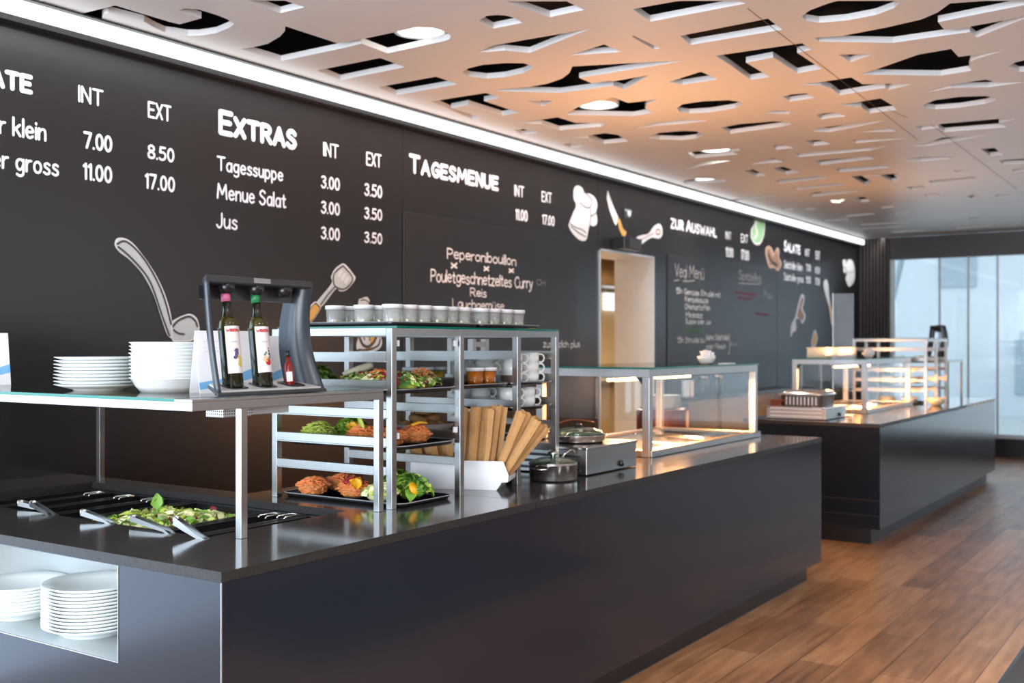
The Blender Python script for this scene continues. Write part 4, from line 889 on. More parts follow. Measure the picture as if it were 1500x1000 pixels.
tent_card('white folded card with a blue band at the left edge of the glass shelf', 2.36, 4.085, .21, .205, math.radians(-12))
tent_card('pale card standing behind the green-banded bottle', 2.68, 2.86, .16, .19, math.radians(-25))

# bottle stand ------------------------------------------------------------------
LEAN = Matrix.Rotation(math.radians(-7), 4, 'X')
BX, BY = 2.455, 2.585
bs = thing('bottle_stand', 'black three-bottle stand with curved side and silver tray on the glass shelf', 'bottle stand', (BX, BY, gz+.004))
def lean(p): q = LEAN @ Vector(p); return (q.x, q.y, q.z)
HB = .365; WB = .232
def front(z): k = z/HB; return -.03+.040*math.sin(math.pi*min(1, max(0, k)))+.012*k
def side_panel(sgn):
    mb = MB(); n = 16; vs = []
    for i in range(n+1):
        z = HB*i/n; yf = front(z) if sgn > 0 else -.03+.012*i/n+.008*math.sin(math.pi*i/n); D = (.105-.035*i/n) if sgn > 0 else .050
        for (yy, inset) in ((yf, 0), (yf+D, 1)):
            x = sgn*(WB-.0 - (.058 if sgn > 0 else .062)*inset*(D/.10))
            vs += [lean((x, yy, z)), lean((x-sgn*.014, yy, z))]
    fs = []
    for i in range(n):
        a = i*4; c = a+4
        fs += [(a, a+2, c+2, c), (a+1, c+1, c+3, a+3), (a, c, c+1, a+1), (a+2, a+3, c+3, c+2)]
    fs += [(0, 1, 3, 2), (n*4, n*4+2, n*4+3, n*4+1)]
    return mb.add(vs, fs, None, True)
m_stand = mat('stand_blue_black', (0.030, 0.040, 0.052), .30, noise=.08)
obj('side_panel', side_panel(-1), m_stand, bs); obj('side_panel', side_panel(1), m_stand, bs)
def slab(z0, z1, yo0, yo1, w0, w1, yfz):
    mb = MB(); yf = front(yfz)
    vs = [lean((sx*w, yf+yy, z)) for z in (z0, z1) for (sx, w, yy) in ((-1, w0, yo0), (1, w0, yo0), (1, w1, yo1), (-1, w1, yo1))]
    return mb.add(vs, [(3, 2, 1, 0), (4, 5, 6, 7), (0, 1, 5, 4), (1, 2, 6, 5), (2, 3, 7, 6), (3, 0, 4, 7)])
obj('top_bar', slab(HB-.018, HB+.006, 0, .075, WB, WB-.05, HB), m_black2, bs, bevel=.005)
obj('back_rail', slab(HB-.06, HB-.018, .06, .072, WB-.02, WB-.03, HB), m_black2, bs)
def tilt_slab(z0, z1, yo0, yo1, w0, w1):
    mb = MB(); yf = front(0); vs = [(sx*w, yf+yy, z+yy*.20) for z in (z0, z1) for (sx, w, yy) in ((-1, w0, yo0), (1, w0, yo0), (1, w1, yo1), (-1, w1, yo1))]
    return mb.add(vs, [(3, 2, 1, 0), (4, 5, 6, 7), (0, 1, 5, 4), (1, 2, 6, 5), (2, 3, 7, 6), (3, 0, 4, 7)])
obj('base', tilt_slab(-.003, .008, -.004, .105, WB+.004, WB-.05), m_black2, bs, bevel=.003)
obj('tray', tilt_slab(.008, .013, .006, .10, WB-.014, WB-.052), mat('silver_plastic', (.62, .61, .60), .35, .3, noise=.05), bs)
tl = MB(); vs = [lean((x, front(HB)-.0015, z)) for (x, z) in ((-.035, HB-.012), (.035, HB-.012), (.035, HB+.004), (-.035, HB+.004))]; vs2 = [lean((x, front(HB)+.001, z)) for (x, z) in ((-.035, HB-.012), (.035, HB-.012), (.035, HB+.004), (-.035, HB+.004))]
tl.add(vs+vs2, [(0, 1, 2, 3), (7, 6, 5, 4), (0, 4, 5, 1), (1, 5, 6, 2), (2, 6, 7, 3), (3, 7, 4, 0)]); obj('badge', tl, m_lgry, bs)
BXS = (-.125, .0, .125)
for x in BXS:
    b = MB(); b.lathe([(0, 0), (.042, 0), (.042, .0015), (0, .0015)], 0, 0, 0, 24, sq=4); b.v = [(Vector((v[0]+x, v[1]*.85+front(0)+.052, v[2]+.0135+(v[1]*.85+.052)*.20))+Vector((BX, BY, gz+.004))) for v in b.v]
    obj('socket', b, m_black, bs)
    b = MB(); b.lathe([(.018, -.046), (.024, -.040), (.034, -.018), (.030, -.016), (.020, -.02), (.016, -.044), (.018, -.046)], 0, 0, 0, 20); b.v = [Vector(lean((v[0]+x, v[1]+front(HB)+.034, v[2]+HB)))+Vector((BX, BY, gz+.004)) for v in b.v]
    obj('clip', b, m_black, bs)
for o in bs.children:
    if o.name.split('.')[0] in ('side_panel', 'top_bar', 'back_rail', 'base', 'tray', 'badge'):
        off_ = Vector((BX, BY, gz+.004))
        # these parts were laid out around the stand's own base point
        for v in o.data.vertices: v.co = v.co+off_
def bottle(x, band, label, R=.0325, H=.315):
    q = Vector(lean((x, front(0)+.050, .0205)))+Vector((BX, BY, gz+.004))
    t = thing('oil_bottle', label, 'bottle', tuple(q), 'bottles in the three-bottle stand'); t.rotation_euler = (math.radians(-7), 0, 0)
    prof = [(0, .002), (R-.004, 0), (R, .004), (R, H*.62), (R*.93, H*.67), (R*.62, H*.72), (R*.44, H*.78), (R*.42, H*.90), (R*.42, H*.90)]
    obj('glass', MB().lathe(prof, n=32), m_bottle, t, local=True)
    obj('shoulder', MB().lathe([(R*1.004, H*.58), (R*1.004, H*.62), (R*.935, H*.67), (R*.63, H*.72)], n=32), m_oil, t, local=True)
    obj('neck_band', MB().lathe([(R*.45, H*.87), (R*.46, H*.87), (R*.46, H*.97), (R*.45, H*.97)], n=24), band, t, local=True)
    obj('stopper', MB().lathe([(R*.43, H*.97), (R*.43, H*1.03), (R*.3, H*1.05), (0, H*1.05)], n=20), m_black, t, local=True)
    # wrap-round label facing the counter front
    b = MB(); n = 18; a0, a1 = math.radians(-153), math.radians(-46); vs = []
    for i in range(n+1):
        a = a0+(a1-a0)*i/n
        for z in (.045, H*.615): vs.append(((R+.0006)*math.cos(a), (R+.0006)*math.sin(a), z))
    b.add(vs, [(2*i, 2*i+2, 2*i+3, 2*i+1) for i in range(n)], None, True); obj('label', b, m_lab, t, local=True)
    return t, R, H
def on_label(t, R, polys, name):
    b = MB()
    for (u, v, r, m) in polys:   # little round prints: angle offset (deg), height, radius
        a = math.radians(-96+u); k = 10; vs = [((R+.0012)*math.cos(a), (R+.0012)*math.sin(a), v)]
        for i in range(k):
            aa = a+r*math.cos(2*math.pi*i/k)/R; vs.append(((R+.0012)*math.cos(aa), (R+.0012)*math.sin(aa), v+r*math.sin(2*math.pi*i/k)))
        b.add(vs, [(0, i+1, (i+1) % k+1) for i in range(k)], m)
    obj(name, b, None, t, local=True, fixn=False)
def label_text(t, R, text, z, cap, m, ang=-104, w=.0012):
    b = MB(); lettering(b, text, -cap*len(text)*.50, cap*len(text)*.50, z, cap, w, 0); A = math.radians(ang)
    b.v = [((R+.0013)*math.cos(A+v[0]/R), (R+.0013)*math.sin(A+v[0]/R), v[2]) for v in b.v]
    obj('brand_name', b, m, t, local=True, fixn=False)
rg = random.Random(2)
t1, R, HH = bottle(BXS[0], m_bpink, 'dark bottle with pink neck band and grapes on its label')
on_label(t1, R, [(-4+rg.uniform(-10, 10), .105+rg.uniform(-.012, .014), .0048, m_lpur) for i in range(16)]+[(16+rg.uniform(-9, 9), .082+rg.uniform(-.02, .016), .0048, m_lyel) for i in range(20)], 'grape_print'); label_text(t1, R, 'WIBERG', .176, .0075, m_lred)
label_text(t1, R, 'Aceto', .142, .004, m_lgry, w=.0004)
t2, R, HH = bottle(BXS[1], m_bgreen, 'dark bottle with green neck band and olives on its label')
on_label(t2, R, [(-8, .088, .010, mat('label_peach', srgb(240, 190, 150), .5, noise=.1)), (8, .078, .011, m_lred), (14, .09, .004, m_lgrn), (-12, .102, .004, m_lgrn), (-4, .108, .004, m_lgrn), (20, .104, .005, m_stk_d), (17, .114, .004, m_stk_d), (13, .122, .003, m_stk_d), (24, .094, .006, m_lgry)], 'olive_print'); label_text(t2, R, 'WIBERG', .176, .0075, m_lred)
label_text(t2, R, 'Olive', .142, .004, m_lgry, w=.0004)
q = Vector(lean((BXS[2]-.008, front(0)+.046, .0205)))+Vector((BX, BY, gz+.004))
t3 = thing('sauce_bottle', 'small red chili sauce bottle with a black cap in the bottle stand', 'bottle', tuple(q), 'bottles in the three-bottle stand'); t3.rotation_euler = (math.radians(-7), 0, 0)
r = .016
obj('glass', MB().lathe([(0, .002), (r-.002, 0), (r, .003), (r, .062), (r*.8, .074), (r*.42, .082), (r*.36, .100)], n=24), m_chili, t3, local=True)
obj('cap', MB().lathe([(r*.45, .098), (r*.55, .100), (r*.55, .116), (0, .117)], n=18), m_black, t3, local=True)
b = MB(); n = 8; vs = []
for i in range(n+1):
    a = math.radians(-170+i*9)
    for z in (.014, .046): vs.append(((r+.0006)*math.cos(a), (r+.0006)*math.sin(a), z))
b.add(vs, [(2*i, 2*i+2, 2*i+3, 2*i+1) for i in range(n)]); obj('label', b, m_lab, t3, local=True)

# ------------------------------------------------------------------ steel tray rack
def rrect(x0, x1, y0, y1, r, n=5):
    P = []
    for cx, cy, a0 in ((x1-r, y0+r, -90), (x1-r, y1-r, 0), (x0+r, y1-r, 90), (x0+r, y0+r, 180)):
        for i in range(n+1): a = math.radians(a0+90*i/n); P.append((cx+r*math.cos(a), cy+r*math.sin(a)))
    return P
def loft(mb, rings, m=None, cap0=True, cap1=False, smooth=True):
    n = len(rings[0]); vs = [p for r in rings for p in r]; fs = []
    for j in range(len(rings)-1):
        for i in range(n): fs.append((j*n+i, j*n+(i+1) % n, (j+1)*n+(i+1) % n, (j+1)*n+i))
    if cap0: fs.append(tuple(range(n-1, -1, -1)))
    if cap1: fs.append(tuple(range((len(rings)-1)*n, len(rings)*n)))
    return mb.add(vs, fs, m, smooth)
def tray(x0, x1, y0, y1, z, label, group='black serving trays on the tray rack', rim=None):
    t = thing('serving_tray', label, 'tray', ((x0+x1)/2, (y0+y1)/2, z), group)
    def R(d, zz): return [(x, y, z+zz) for x, y in rrect(x0+d, x1-d, y0+d, y1-d, max(.004, .045-d))]
    b = MB(); loft(b, [R(.022, .004), R(.022, .0), R(.016, .0), R(.004, .014), R(.006, .015), R(.019, .004)]); b.f.append(list(range(5*24, 6*24))); b.mi.append(0); b.sm.append(False)
    obj('body', b, m_black, t)
    b = MB(); loft(b, [R(.006, .0145), R(.001, .0140), R(.0, .0158), R(.003, .0172), R(.007, .016)], cap0=False); obj('rim', b, rim or m_lgry, t)
    return t
RAILS = [(1.431, 1.463), (1.33, 1.362), (1.227, 1.257), (1.124, 1.154), (1.024, 1.051)]
def rack(label, xs, yf, yb, glass_bay=True):
    t = thing('tray_rack', label, 'rack', ((xs[0]+xs[-1])/2, (yf+yb)/2, CT), 'steel tray racks on the counters')
    w = .027; zt = 1.551
    for x in xs:
        for y in (yf, yb):
            b = MB(); post(b, x, y, CT, zt, w); obj('upright', b, m_steel, t, bevel=.0012)
        b = MB(); b.box(x-w/2, x+w/2, yf+w/2, yb-w/2, zt-.027, zt); obj('top_bar', b, m_steel, t)
        for (z0, z1) in RAILS:
            b = MB(); b.box(x-w/2, x+w/2, yf+w/2, yb-w/2, z0, z1); b.box(x-w/2-.012, x+w/2+.012, yf+w/2, yb-w/2, z0-.003, z0); obj('rail', b, m_steel, t)
    for a, c in zip(xs[:-1], xs[1:]):
        for y in (yf, yb):
            b = MB(); b.box(a+w/2, c-w/2, y-w/2, y+w/2, zt-.027, zt-.002); obj('top_bar', b, m_steel, t)
    obj('glass_top', pane(xs[0]+.016, xs[-1]+.012, yf-.012, yb+.012, zt, zt+.008), None, t)
    if glass_bay:
        a, c = xs[0]+.018, xs[1]-.018
        for (z0, z1) in ((1.14, 1.515), ):
            gp = obj('glass_door', pane(a, c, yf-.004, yf+.001, z0, z1, m_glassg, m_glass), None, t)
            for xx in (a+.004, c-.018):
                for zz in (z0+.01, z1-.03):
                    b = MB(); b.box(xx, xx+.014, yf-.008, yf+.004, zz, zz+.022)
                    h = obj('hinge_clip', b, m_white, t)
    return t
XS = [2.985, 3.395, 3.80, 4.11]; YF, YB = 2.515, 3.094
rk = rack('steel tray rack with salads, cups and lidded pots on the near counter', XS, YF, YB)
rf = thing('rear_frame', 'plain steel frame of two close posts behind the tray rack', 'frame', (4.385, 3.13, CT))
for x in (4.33, 4.44): b = MB(); post(b, x, 3.13, CT, 1.52, .03); obj('upright', b, m_steel, rf)
b = MB(); b.box(4.345, 4.425, 3.118, 3.142, 1.48, 1.505); b.box(4.345, 4.425, 3.118, 3.142, .95, .975); obj('crossbar', b, m_steel, rf)

# trays and salad bowls
tz1, tz2, tz3 = 1.312, 1.106, CT+.0008
tray(3.005, 3.375, 2.50, 3.08, tz1, 'top salad tray, in the near bay of the tray rack behind the glass door')
tray(3.005, 3.375, 2.50, 3.08, tz2, 'middle salad tray, in the near bay of the tray rack')
tray(3.003, 3.335, 2.485, 3.10, tz3, 'bottom salad tray standing on the granite under the tray rack')
def salad(label, x, y, z, kind, R=.066, seed=1):
    rc = random.Random(seed); z = z+.0045
    t = thing('salad_bowl', label, 'salad bowl', (x, y, z), 'clear plastic salad bowls on the rack trays')
    b = MB(); b.lathe([(0, .001), (R*.62, .001), (R*.66, 0), (R*.80, .018), (R, .042), (R*1.04, .043), (R*1.03, .045), (R*.985, .0435), (R*.78, .019), (R*.63, .003), (0, .003)], x, y, z, 36)
    obj('bowl', b, m_clear, t)
    def part(n, mb): setp(obj(n, mb, None, t, fixn=False), kind='stuff')
    body = {'carrot': m_carrot_in, 'pale': m_lpale, 'green': m_lg2, 'sprout': m_lg1, 'mix': m_lg1}[kind.split('+')[0]]
    b = MB(); b.lathe([(0, .004), (R*.62, .004), (R*.79, .019), (R*.97, .040), (R*.97, .042), (0, .046)], x, y, z, 24, body); dome(b, x, y, z+.038, R*.96, R*.96, .022, body)
    k0 = kind.split('+')[0]
    if k0 == 'carrot':
        shreds(b, x, y, z+.036, R*.95, R*.95, .034, 230, m_carrot, rc)
        for k in range(150):
            a = rc.uniform(0, 6.283); h = rc.uniform(.010, .042); r_ = R*(.64+.33*(h-.004)/.036); q = Vector((x+r_*math.cos(a), y+r_*math.sin(a), z+h)); d = Vector((-math.sin(a), math.cos(a), rc.uniform(-.5, .5)))*rc.uniform(.006, .016)
            b.tube([q-d, q, q+d], .0016, 4, m_carrot)
        part('carrot_shreds', b)
    elif k0 == 'sprout':
        shreds(b, x, y, z+.036, R, R, .045, 260, m_lg1, rc, .05, .0011); heap(b, x, y, z+.036, R, R, .03, 50, .018, [m_lg1, m_lpale, m_lg2], rc); part('sprouts', b)
    elif k0 == 'pale':
        heap(b, x, y, z+.036, R, R, .030, 150, .022, [m_lpale, m_lpale, m_lg1], rc); part('lettuce', b)
    elif k0 == 'green':
        heap(b, x, y, z+.034, R*1.1, R*1.1, .055, 150, .034, [m_lg2, m_lg3, m_lg2, m_lg1], rc, 1.05); part('leaves', b)
    else:
        heap(b, x, y, z+.034, R*1.05, R*1.05, .038, 150, .026, [m_lg2, m_lg3, m_lpale, m_lg1, m_red], rc, 1.05); part('mixed_leaves', b)
    for ex in kind.split('+')[1:]:
        b = MB()
        if ex == 'yellow':
            for k in range(3): leaf(b, (x-.045+rc.uniform(-.01, .012), y-.045, z+.052+rc.uniform(0, .012)), (-.6, -.7, .5), .035, m_lemon, rc, .9)
            obj('yellow_flower', b, None, t, fixn=False)
        elif ex == 'pepper':
            b.tube(catmull([(x-.03, y-.01, z+.072), (x+.0, y-.025, z+.082), (x+.045, y-.02, z+.076)], 4), .010, 10, m_lemon, sy=.6); obj('pepper_strip', b, None, t)
        elif ex == 'lime':
            b.lathe([(0, 0), (.026, 0), (.028, .006), (.0, .007)], x-.02, y+.0, z+.078, 20, m_lg1, mtx=Matrix.Rotation(1.2, 4, 'Y') @ Matrix.Rotation(.5, 4, 'X')); obj('citrus_slice', b, None, t)
        elif ex == 'orange':
            b.lathe([(0, 0), (.024, 0), (.026, .007), (.0, .008)], x-.045, y-.05, z+.045, 20, m_lemon, mtx=Matrix.Rotation(1.0, 4, 'X')); obj('orange_slice', b, None, t)
        elif ex == 'white':
            b.tube(catmull([(x-.055, y+.02, z+.060), (x-.01, y-.01, z+.078), (x+.055, y-.03, z+.095)], 4), [.008, .010, .011, .012, .013, .014, .0145, .015, .012], 10, mat('pale_endive', srgb(236, 230, 200), .45, noise=.1)); obj('endive_leaf', b, None, t)
        elif ex == 'red':
            heap(b, x, y, z+.05, R*.8, R*.8, .03, 22, .018, [m_red], rc); obj('radicchio', b, None, t, fixn=False)
        elif ex == 'carrot':
            shreds(b, x, y, z+.045, R*.8, R*.8, .036, 90, m_carrot, rc); obj('carrot_shreds', b, None, t)
    return t
S = [('grated carrot bowl alone at the back left of the bottom tray', 3.075, 2.985, tz3, 'carrot'), ('grated carrot bowl at the back of the bottom tray, behind the mixed one', 3.222, 2.965, tz3, 'carrot'),
     ('carrot and radish mix with a yellow edge in the middle of the bottom tray', 3.105, 2.80, tz3, 'carrot+red+yellow'), ('pale chopped lettuce bowl at the front left of the bottom tray', 3.078, 2.645, tz3, 'pale'),
     ('leafy green herb bowl with an orange slice at the front of the bottom tray', 3.20, 2.60, tz3, 'green+orange'), ('dark leaf salad bowl at the right front corner of the bottom tray', 3.272, 2.725, tz3, 'green+lime'),
     ('frizzy sprout salad at the back left of the middle tray', 3.075, 2.955, tz2, 'sprout'), ('green leaf salad with a yellow flower on the middle tray', 3.20, 2.90, tz2, 'green+yellow'), ('carrot salad with a green citrus slice on the middle tray', 3.13, 2.775, tz2, 'carrot+lime'),
     ('bright carrot salad behind the front post on the middle tray', 3.105, 2.625, tz2, 'carrot+red'), ('carrot salad topped with a yellow pepper strip on the middle tray', 3.245, 2.62, tz2, 'carrot+pepper'),
     ('dark leaf salad at the back left of the top tray', 3.075, 2.965, tz1, 'green+lime'), ('salad with a long pale endive leaf across it on the top tray', 3.15, 2.83, tz1, 'mix+white'), ('mixed salad with carrot and radicchio on the top tray', 3.12, 2.685, tz1, 'mix+carrot+red'),
     ('mixed leaf salad at the front left of the top tray', 3.105, 2.555, tz1, 'mix+red'), ('mixed salad with white shreds at the front right of the top tray', 3.265, 2.60, tz1, 'mix+carrot')]
for i, a in enumerate(S): salad(*a, seed=i+3)

# lidded pots ------------------------------------------------------------------
def pot_proto(label, x, y, z, fill, fh, group, R=.037, H=.074, pm=None):
    t = thing('lidded_pot', label, 'lidded pot', (x, y, z), group)
    obj('cup', MB().lathe([(0, .0012), (R*.86, .0), (R*.88, .002), (R*.97, H-.006), (R*.955, H-.006), (R*.865, .003), (0, .003)], x, y, z, 28), pm or m_milky, t)
    obj('filling', MB().lathe([(0, .0035), (R*.855, .0035), (R*(.86+.09*fh/H), fh), (0, fh+.002)], x, y, z, 24), fill, t)
    obj('lid', MB().lathe([(R*.99, H-.012), (R*1.04, H-.012), (R*1.06, H-.001), (R*1.03, H+.003), (R*.9, H+.0015), (0, H+.0015)], x, y, z, 28), m_white, t)
    return t
pz = 1.559
tA = tray(3.0, 3.56, 2.52, 3.09, pz, 'dark tray with lidded pots on the near half of the rack top'); tB = tray(3.575, 4.02, 2.52, 3.09, pz, 'dark tray with lidded pots on the far half of the rack top')
gp = 'clear lidded pots on the rack top'; pz2 = pz+.0045
rowl = ['front row', 'middle row', 'back row']
pA = pB = None; rj = random.Random(11)
for ri, yy in enumerate((2.585, 2.725, 2.87)):
    xs = [3.075+i*.0885 for i in range(6)]+[3.635+i*.0885 for i in range(4)]
    for ci, xx in enumerate(xs):
        lab = f'clear white-lidded pot, {ORD[ci]} from the left in the {rowl[ri]} on the rack top'
        x = xx+rj.uniform(-.004, .004); y = yy+rj.uniform(-.006, .006)
        olive = rj.random() < .4
        if olive:
            if pA is None: pA = pot_proto(lab, x, y, pz2, m_olive, .026, gp)
            else: dup(pA, (x, y, pz2), lab)
        else:
            if pB is None: pB = pot_proto(lab, x, y, pz2, m_cream, .022, gp)
            else: dup(pB, (x, y, pz2), lab)
tray(3.42, 3.775, 2.52, 3.07, tz1+.003, 'tray with orange and yellow soup pots in the second bay of the rack')
g2 = 'orange and yellow filled pots in the second bay'; z = tz1+.008
po = pot_proto('pot of orange soup nearest the rack front in the second bay', 3.71, 2.60, z, m_orange, .060, g2, pm=m_clear); dup(po, (3.625, 2.605, z), 'pot of orange soup left of its twin in the second bay')
py = pot_proto('pot of yellow dressing at the left of the yellow three', 3.50, 2.84, z, m_yellow, .056, g2, pm=m_clear); dup(py, (3.60, 2.85, z), 'pot of yellow dressing in the middle of the yellow three'); dup(py, (3.70, 2.86, z), 'pot of yellow dressing at the right of the yellow three')
# cups --------------------------------------------------------------------------
tray(3.825, 4.085, 2.53, 3.05, tz1+.003, 'tray with tall cup stacks in the far bay of the rack'); tray(3.825, 4.085, 2.53, 3.05, 1.209, 'tray with low cup stacks in the far bay of the rack')
def cup_proto(label, x, y, z, g):
    t = thing('cup', label, 'cup', (x, y, z), g); R = .043; H = .052
    obj('bowl', MB().lathe([(0, .002), (R*.62, .002), (R*.64, 0), (R*.70, 0), (R*.9, .008), (R, .02), (R*1.02, H), (R*.97, H), (R*.95, .02), (R*.8, .008), (0, .006)], x, y, z, 28), m_china, t)
    obj('handle', MB().tube(catmull([(x+R*.72, y-R*.7, z+H*.85), (x+R*1.02, y-R*.98, z+H*.82), (x+R*1.15, y-R*1.1, z+H*.5), (x+R*.98, y-R*.95, z+H*.2), (x+R*.72, y-R*.7, z+H*.22)], 4), .004, 8), m_china, t)
    return t
cp = None
for (cx, cy, n, z0, cl) in [(4.03, 2.60, 3, tz1+.0078, 'the front right column'), (3.905, 2.605, 3, tz1+.0078, 'the front left column'), (4.03, 2.735, 3, tz1+.0078, 'the middle right column'), (3.895, 2.745, 3, tz1+.0078, 'the middle left column'), (4.025, 2.87, 3, tz1+.0078, 'the back right column'), (3.89, 2.88, 3, tz1+.0078, 'the back left column'),
                            (4.015, 2.61, 2, 1.2138, 'the front right pair below'), (3.89, 2.615, 2, 1.2138, 'the front left pair below'), (4.02, 2.745, 2, 1.2138, 'the middle right pair below'), (3.885, 2.76, 2, 1.2138, 'the middle left pair below'), (3.95, 2.90, 2, 1.2138, 'the back pair below')]:
    if n == 2: n = 1 if False else 2
    for k in range(n):
        nm = {0: 'bottom', n-1: 'top'}.get(k, 'middle'); lab = f'white china cup, {nm} one of {cl} in the far rack bay'
        p = (cx, cy, z0+k*(.042 if n == 3 else .040))
        if cp is None: cp = cup_proto(lab, *p, 'stacked white cups in the far rack bay')
        else: dup(cp, p, lab)
# bread basket -------------------------------------------------------------------
bk = thing('bread_basket', 'pale oval basket of bread pieces inside the second bay', 'basket', (3.60, 2.86, 1.124))
def ov(k, z): return [(3.60+.15*k*math.cos(a*math.pi/14), 2.86+.125*k*math.sin(a*math.pi/14), z) for a in range(28)]
b = MB(); loft(b, [ov(.8, 1.124), ov(.86, 1.124), ov(1.0, 1.160), ov(.97, 1.160), ov(.83, 1.129)]); b.f.append(list(range(4*28, 5*28))); b.mi.append(0); b.sm.append(False)
obj('basket', b, mat('grey_wicker', (.42, .40, .38), .6, noise=.3, nscale=50, bump=.4), bk)
tray(3.42, 3.775, 2.735, 3.07, tz2+.002, 'tray carrying the bread basket in the second bay of the rack')
def bread_mesh():
    b = MB(); rr = random.Random(4)
    loft(b, [[(.036*sx*k, .024*sy*k, zz) for sx, sy in ((-1, -.8), (0, -1), (1, -.8), (1.1, 0), (1, .8), (0, 1), (-1, .8), (-1.1, 0))] for k, zz in ((.8, -.014), (1, -.006), (1.0, .006), (.75, .015))], cap1=True); return b
br = None; rb = random.Random(8)
bl = [(-.09, -.05), (-.03, -.07), (.04, -.06), (.09, -.02), (-.08, .02), (-.01, -.01), (.06, .03), (-.04, .06), (.03, .07), (-.06, -.02), (.0, -.04), (.05, -.01), (-.02, .03), (.01, .0)]
names = ['left front edge', 'front edge', 'front right edge', 'right edge', 'left edge', 'centre', 'right back edge', 'back left edge', 'back edge', 'upper layer at the left', 'upper layer at the front', 'upper layer at the right', 'upper layer at the back', 'very top']
for i, (dx, dy) in enumerate(bl):
    zz = 1.148+(.030 if i >= 9 else 0)+(.026 if i == 13 else 0)
    lab = f'crusty bread piece at the {names[i]} of the basket'
    if br is None: br = obj('bread_piece', bread_mesh(), m_bread, None, (3.60+dx, 2.86+dy, zz), label=lab, cat='bread', group='bread pieces in the basket', local=True); o = br
    else: o = br.copy(); COL.objects.link(o); o.location = (3.60+dx, 2.86+dy, zz); o['label'] = lab
    o.rotation_euler = (rb.uniform(-.7, .7), rb.uniform(-.7, .7), rb.uniform(0, 3))
# cutlery-bag bin -----------------------------------------------------------------
BO = Vector((3.462, 2.815, CT)); BD = Vector((.40, -.917, 0)); BP = Vector((.917, .40, 0))
bn = thing('storage_bin', 'white open-fronted plastic bin full of brown paper bags on the counter', 'bin', tuple(BO))
prof = [(0, .0), (.36, 0), (.375, .020), (.381, .031), (.407, .034), (.41, .063), (.388, .118), (0, .118)]
def binP(sx, p, zz): v = BO+BD*sx+BP*p; return (v.x, v.y, CT+zz)
def plate_side(p0, p1, poly):
    mb = MB(); n = len(poly); mb.add([binP(a, p0, z) for a, z in poly]+[binP(a, p1, z) for a, z in poly], [tuple(range(n)), tuple(range(2*n-1, n-1, -1))]+[(i, i+n, (i+1) % n+n, (i+1) % n) for i in range(n)]); return mb
obj('side', plate_side(0, .004, prof), m_white, bn, bevel=.001); obj('side', plate_side(.186, .19, prof), m_white, bn, bevel=.001)
obj('bottom', plate_side(.004, .186, [(0, .0), (.36, 0), (.36, .004), (0, .004)]), m_white, bn); obj('back', plate_side(.004, .186, [(0, .004), (.004, .004), (.004, .118), (0, .118)]), m_white, bn)
obj('front_lip', plate_side(.004, .186, [(.36, 0), (.375, .02), (.381, .031), (.407, .034), (.410, .055), (.406, .055), (.403, .038), (.377, .035), (.371, .022), (.358, .004)]), m_white, bn)
bag_i = 0
def bag(s0, p0, lean_s, lean_p, top, label, seed, w=.042, base=.012):
    rc = random.Random(seed); P0 = BO+BD*s0+BP*p0+Vector((0, 0, base)); P1 = BO+BD*(s0+lean_s)+BP*(p0+lean_p)+Vector((0, 0, top)); ax = (P1-P0).normalized()
    side = (BD*math.cos(rc.uniform(-.6, .6))+BP*.3*rc.uniform(-1, 1)); side = (side-ax*side.dot(ax)).normalized(); nr = ax.cross(side).normalized(); mb = MB(); vs = []; N = 6
    for i in range(N+1):
        k = i/N; c = P0.lerp(P1, k)+nr*.010*math.sin(k*3)*rc.uniform(.3, 1); ww = w*(.55+.5*k); o = .004+.012*k
        for (a, bb) in ((-.5, .0), (-.25, .6), (.0, .15), (.28, .7), (.5, .1), (.25, -.5), (.0, -.85), (-.3, -.45)): vs.append(c+side*ww*a+nr*o*bb+(ax*rc.uniform(-.006, .006) if i == N else Vector()))
    fs = []
    for i in range(N):
        for j in range(8): fs.append((i*8+j, i*8+(j+1) % 8, (i+1)*8+(j+1) % 8, (i+1)*8+j))
    fs.append(tuple(range(7, -1, -1))); mb.add(vs, fs)
    o = obj('paper_bag', mb, m_paper, None, tuple(P0), label=label, cat='paper bag', group='brown paper cutlery bags in the white bin')
    k = o.modifiers.new('paper', 'SOLIDIFY'); k.thickness = .0008
rb = random.Random(12)
for i in range(9):
    bag(.20+.016*i, .03+.05*(i % 3), .015+.003*i+rb.uniform(-.006, .006), .0, .335+rb.uniform(-.022, .006), f'upright brown paper bag, {ORD[i]} from the left in the upright bundle of the bin', 20+i)
for i in range(7):
    bag(.335+.005*i, .035+.03*(i % 4), .122+.0105*i, -.005, .325-.010*i+rb.uniform(-.008, .004), f'brown paper bag leaning out of the bin, {ORD[i]} from the left of the leaning fan', 50+i, base=.02)
for i in range(7):
    bag(.06+.018*i, .04+.04*(i % 3), -.075+.006*i, .02, .200+.004*i+rb.uniform(-.008, .006), f'short brown paper bag tipping backwards, {ORD[i]} from the back of the bin', 80+i, w=.055)
# black dispenser next to the bin
x, y = 3.93, 2.62
cd = thing('cutlery_holder', 'small black holder standing between the bin and the steel pot', 'holder', (x, y, CT))
obj('body', MB().lathe([(0, 0), (.036, 0), (.038, .004), (.028, .03), (.022, .10), (.026, .135), (.022, .135), (.018, .1), (0, .09)], x, y, CT, 24), m_black, cd); obj('grip', MB().tube([(x, y, CT+.09), (x+.01, y, CT+.16), (x+.03, y-.01, CT+.18)], .006, 8), m_black2, cd)
